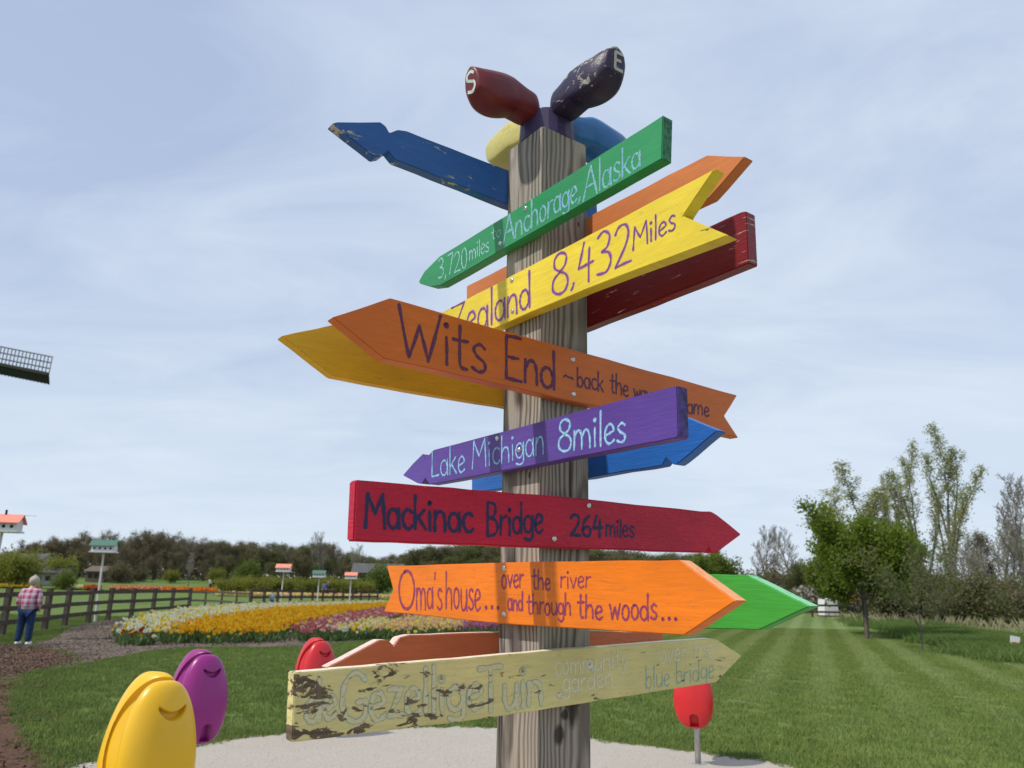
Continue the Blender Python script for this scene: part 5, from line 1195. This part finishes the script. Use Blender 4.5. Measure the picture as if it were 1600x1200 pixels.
OS = [(L_purO, .0006, 3.6)]
board('L', False, [(604, 884), (607, 884), (830, 878), (1062, 875), (1150, 939), (1069, 992.5), (779, 974), (599.5, 956), (614, 921)],
      B_oma, "bright orange board lettered Oma's house over the river and through the woods",
      W([(L_purO, .0006, 5.2)], 'O', 622, 951, 650, 951, 60) + W([(L_purO, .0006, 3.8)], "ma's", 650, 951, 692, 951, 58) + W([(L_purO, .0006, 4.0)], 'house', 696, 951, 752, 955, 60) + W([(L_purO, .0006, 3.8)], '...', 756, 951, 784, 953, 40) +
      W(OS, 'over', 783, 919, 819, 918, 36) + W(OS, 'the', 831, 921, 861, 921, 32) + W([(L_purO, .0006, 2.8)], 'river', 875, 919, 924, 919, 30) +
      W(OS, 'and', 793, 953, 818, 954, 30) + W(OS, 'through', 823, 959, 893, 962, 33) + W([(L_purO, .0006, 4.2)], 'the', 902, 966, 943, 967, 38) + W([(L_purO, .0006, 4.0)], 'woods', 952, 968, 1028, 968, 40) + W([(L_purO, .0006, 3.8)], '...', 1032, 969, 1062, 970, 36),
      [(788, 888), (788, 960)], 6)
GL = [(L_teal, .0006, 9.6), (L_pale, .0012, 7.3)]; GF = [(L_faint, .0006, 2.4)]
board('R', False, [(460, 1051), (760, 1025.5), (854.5, 1017), (1112, 997.5), (1122, 1000), (1159, 1024.7), (1119.5, 1066), (760, 1122.6), (456, 1160)],
      B_gez, 'pale yellow peeling board lettered de Gezellige Tuin community garden over the blue bridge',
      W(GL, 'de', 476, 1130, 528, 1120, 62) + W(GL, 'Gezellige', 532, 1131, 757, 1107, 82, 66) + W([(L_teal, .0006, 10.2), (L_pale, .0012, 7.9)], 'Tuin', 747, 1112, 850, 1101, 68, 66) +
      W(GF, 'community', 866, 1056, 982, 1043, 34, 32) + W([(L_faint, .0006, 2.8)], 'garden', 878, 1081, 958, 1073, 33) + W([(L_faint, .0006, 2.0)], 'over the', 1030, 1037, 1115, 1026, 32) + W([(L_teal, .0006, 1.8)], 'blue bridge', 1008, 1077, 1117, 1060, 34),
      [(922, 1042), (874, 1087)], 7)

# --- cap and wooden shoes on top of the post
def local(v): return ROOT_INV @ Vector(v)
M_cap = paint('dark_purple_cap_paint', (.050, .032, .095), (.3, .3, .3), .0, .4, .3, seed=20)
bm = bmesh.new(); r = bmesh.ops.create_cone(bm, cap_ends=True, segments=20, radius1=.100, radius2=.094, depth=.10); bmesh.ops.translate(bm, vec=(0, 0, ZT+.0505), verts=bm.verts[:])
bmesh.ops.bevel(bm, geom=bm.edges[:], offset=.006, segments=2); bmobj('cap', bm, M_cap, ROOT)
def shoe(direction, mat, label, r0=.05, L=.32, z0=None, tilt=14, scale=1.0, letter=None, lm=None, twist=0):
    """wooden clog, heel at the middle of the post, toe pointing outwards and up"""
    #        t     half width, bottom z, top z
    prof = [(0.00, .026, .008, .088), (.03, .046, .000, .104), (.10, .054, -.003, .112), (.20, .056, -.002, .118), (.30, .057, .006, .132), (.40, .058, .012, .146), (.50, .063, .006, .150),
            (.64, .067, .000, .146), (.78, .066, .004, .143), (.88, .061, .018, .143), (.94, .053, .036, .145), (.985, .043, .052, .146), (1.0, .034, .060, .142)]
    n = 20; V = []; F = []; hash_seed = len(label)
    for (t, hw_, zb, zt) in prof:
        for k in range(n):
            a = 2*pi*k/n; cy_, sy_ = cos(a), sin(a)
            yy = hw_*math.copysign(abs(cy_)**.60, cy_); zm = (zb+zt)/2; hh = (zt-zb)/2; zz = zm+hh*math.copysign(abs(sy_)**(.8 if sy_ > 0 else .55), sy_)
            if sy_ > 0 and .42 < t < .99: zz += .024*(1-abs(cy_))-.012           # ridge over the instep
            q_ = mnoise.noise(Vector((t*5, yy*30, zz*22+hash_seed)))*.0035; V.append((t*L, yy*(1+q_*14), zz+q_))
    m = len(prof)
    for j in range(m-1):
        for k in range(n): F.append((j*n+k, j*n+(k+1) % n, (j+1)*n+(k+1) % n, (j+1)*n+k))
    F.append(tuple(range(n))[::-1]); F.append(tuple((m-1)*n+k for k in range(n)))
    me = bpy.data.meshes.new('wooden_shoe'); me.from_pydata(V, [], F); me.materials.append(mat); me.update()
    bmx = bmesh.new(); bmx.from_mesh(me)
    # the opening of the clog: push the faces behind the instep down into the shoe
    for v in bmx.verts:
        t = v.co.x/L
        if .05 < t < .30 and v.co.z > .085 and abs(v.co.y) < .030: v.co.z -= .05
    bmesh.ops.recalc_face_normals(bmx, faces=bmx.faces[:]); bmx.to_mesh(me); bmx.free()
    o = bpy.data.objects.new('wooden_shoe', me); link(o, ROOT); me.polygons.foreach_set('use_smooth', [True]*len(me.polygons))
    cr = me.attributes.new('crease_edge', 'FLOAT', 'EDGE')
    for i, e_ in enumerate(me.edges):
        a_, b_ = e_.vertices; ja, jb, ka, kb = a_//n, b_//n, a_ % n, b_ % n; v_ = 0.0
        if ja == jb and ja in (5, len(prof)-2, len(prof)-1): v_ = .95
        elif ka == kb and ka in (2, 8, 12, 18): v_ = .85
        elif ka == kb and ka == 5 and ja >= 5: v_ = .95
        cr.data[i].value = v_
    sb = o.modifiers.new('smooth', 'SUBSURF'); sb.levels = 2; sb.render_levels = 2
    D = direction.normalized(); rot = Matrix((D, Vector((0, 0, 1)).cross(D), Vector((0, 0, 1)))).transposed().to_4x4()
    M = Matrix.Translation(centre+D*r0+Vector((0, 0, z0 or ZT+.075))) @ rot @ Matrix.Rotation(radians(-tilt), 4, 'Y') @ Matrix.Rotation(radians(twist), 4, 'X') @ Matrix.Scale(scale, 4)
    o.matrix_local = ROOT_INV @ M; o['label'] = label
    if letter:
        dg = bpy.context.evaluated_depsgraph_get(); from mathutils.bvhtree import BVHTree
        ev = o.evaluated_get(dg).to_mesh(); bv = BVHTree.FromPolygons([v.co.copy() for v in ev.vertices], [tuple(p.vertices) for p in ev.polygons])
        Vv = []; Ff = []
        cx_, hs, strokes, wd, side = letter
        for si, Q in enumerate(strokes):
            for (a, b) in zip(Q, Q[1:]):
                d = Vector((b[0]-a[0], b[1]-a[1])); 
                if d.length < 1e-9: continue
                d.normalize(); nn = Vector((-d.y, d.x))*wd; base = len(Vv)
                for q, e_ in ((a, -1), (b, 1)):
                    for s_ in (1, -1):
                        u = q[0]+nn.x*s_+d.x*e_*wd*.3; w_ = q[1]+nn.y*s_+d.y*e_*wd*.3
                        P0 = Vector((L*1.6, u, w_)); dr = Vector((-1, 0, 0))
                        hit = bv.ray_cast(P0, dr)
                        p = hit[0]+hit[1]*(.0012+.0002*si) if hit[0] else P0
                        Vv.append(p)
                if all(p.x < L*1.2 for p in Vv[base:]): Ff.append((base, base+1, base+3, base+2))
        meshobj('lettering', Vv, Ff, lm, o)
nL = -dR; nR = dL
M_sS = paint('maroon_shoe_paint', (.17, .018, .020), (.05, .01, .01), .30, .42, .25, grain=(14, 14, 14), seed=21, cs=(9, 9, 14))
M_sE = paint('dark_violet_shoe_paint', (.030, .020, .055), (.42, .38, .32), .50, .40, .4, [(2, .150, .095, .14), (1, -.068, -.030, .10)], grain=(14, 14, 14), seed=22, cs=(9, 9, 14))
M_sY = paint('pale_yellow_shoe_paint', (.62, .54, .17), (.3, .28, .2), .05, .35, .25, grain=(14, 14, 14), seed=23)
M_sB = paint('blue_shoe_paint', (.022, .15, .40), (.3, .35, .4), .04, .3, .25, grain=(14, 14, 14), seed=24)
L_s = brush('white_shoe_lettering', (.55, .62, .60), (.68, .72, .68)); L_e = brush('worn_grey_lettering', (.42, .38, .32), (.50, .46, .40))
Sst = [[(x*1.15, z*1.0+.040) for x, z in catmull([(.020, .082), (.004, .094), (-.014, .088), (-.016, .072), (.0, .060), (.016, .050), (.018, .034), (.002, .022), (-.020, .030)], 4)]]
Est = [[(x+.006, z+.040) for x, z in q] for q in [[(-.016, .090), (-.014, .030)], [(-.016, .090), (.018, .092)], [(-.015, .062), (.010, .064)], [(-.014, .030), (.020, .032)]]]
shoe(nL, M_sS, 'maroon wooden shoe with a white letter S on its toe', letter=(0, 0, Sst, .0052, 1), lm=L_s, tilt=-10, L=.275, scale=.95)
shoe(nR, M_sE, 'dark violet wooden shoe with a worn letter E on its toe', letter=(0, 0, Est, .0056, -1), lm=L_e, tilt=-6, L=.31, scale=.95)
shoe(-nR, M_sY, 'pale yellow wooden shoe pointing away at the left', tilt=-4, L=.27, z0=ZT+.05)
shoe(-nL, M_sB, 'blue wooden shoe pointing away at the right', tilt=-4, L=.30, z0=ZT+.05)
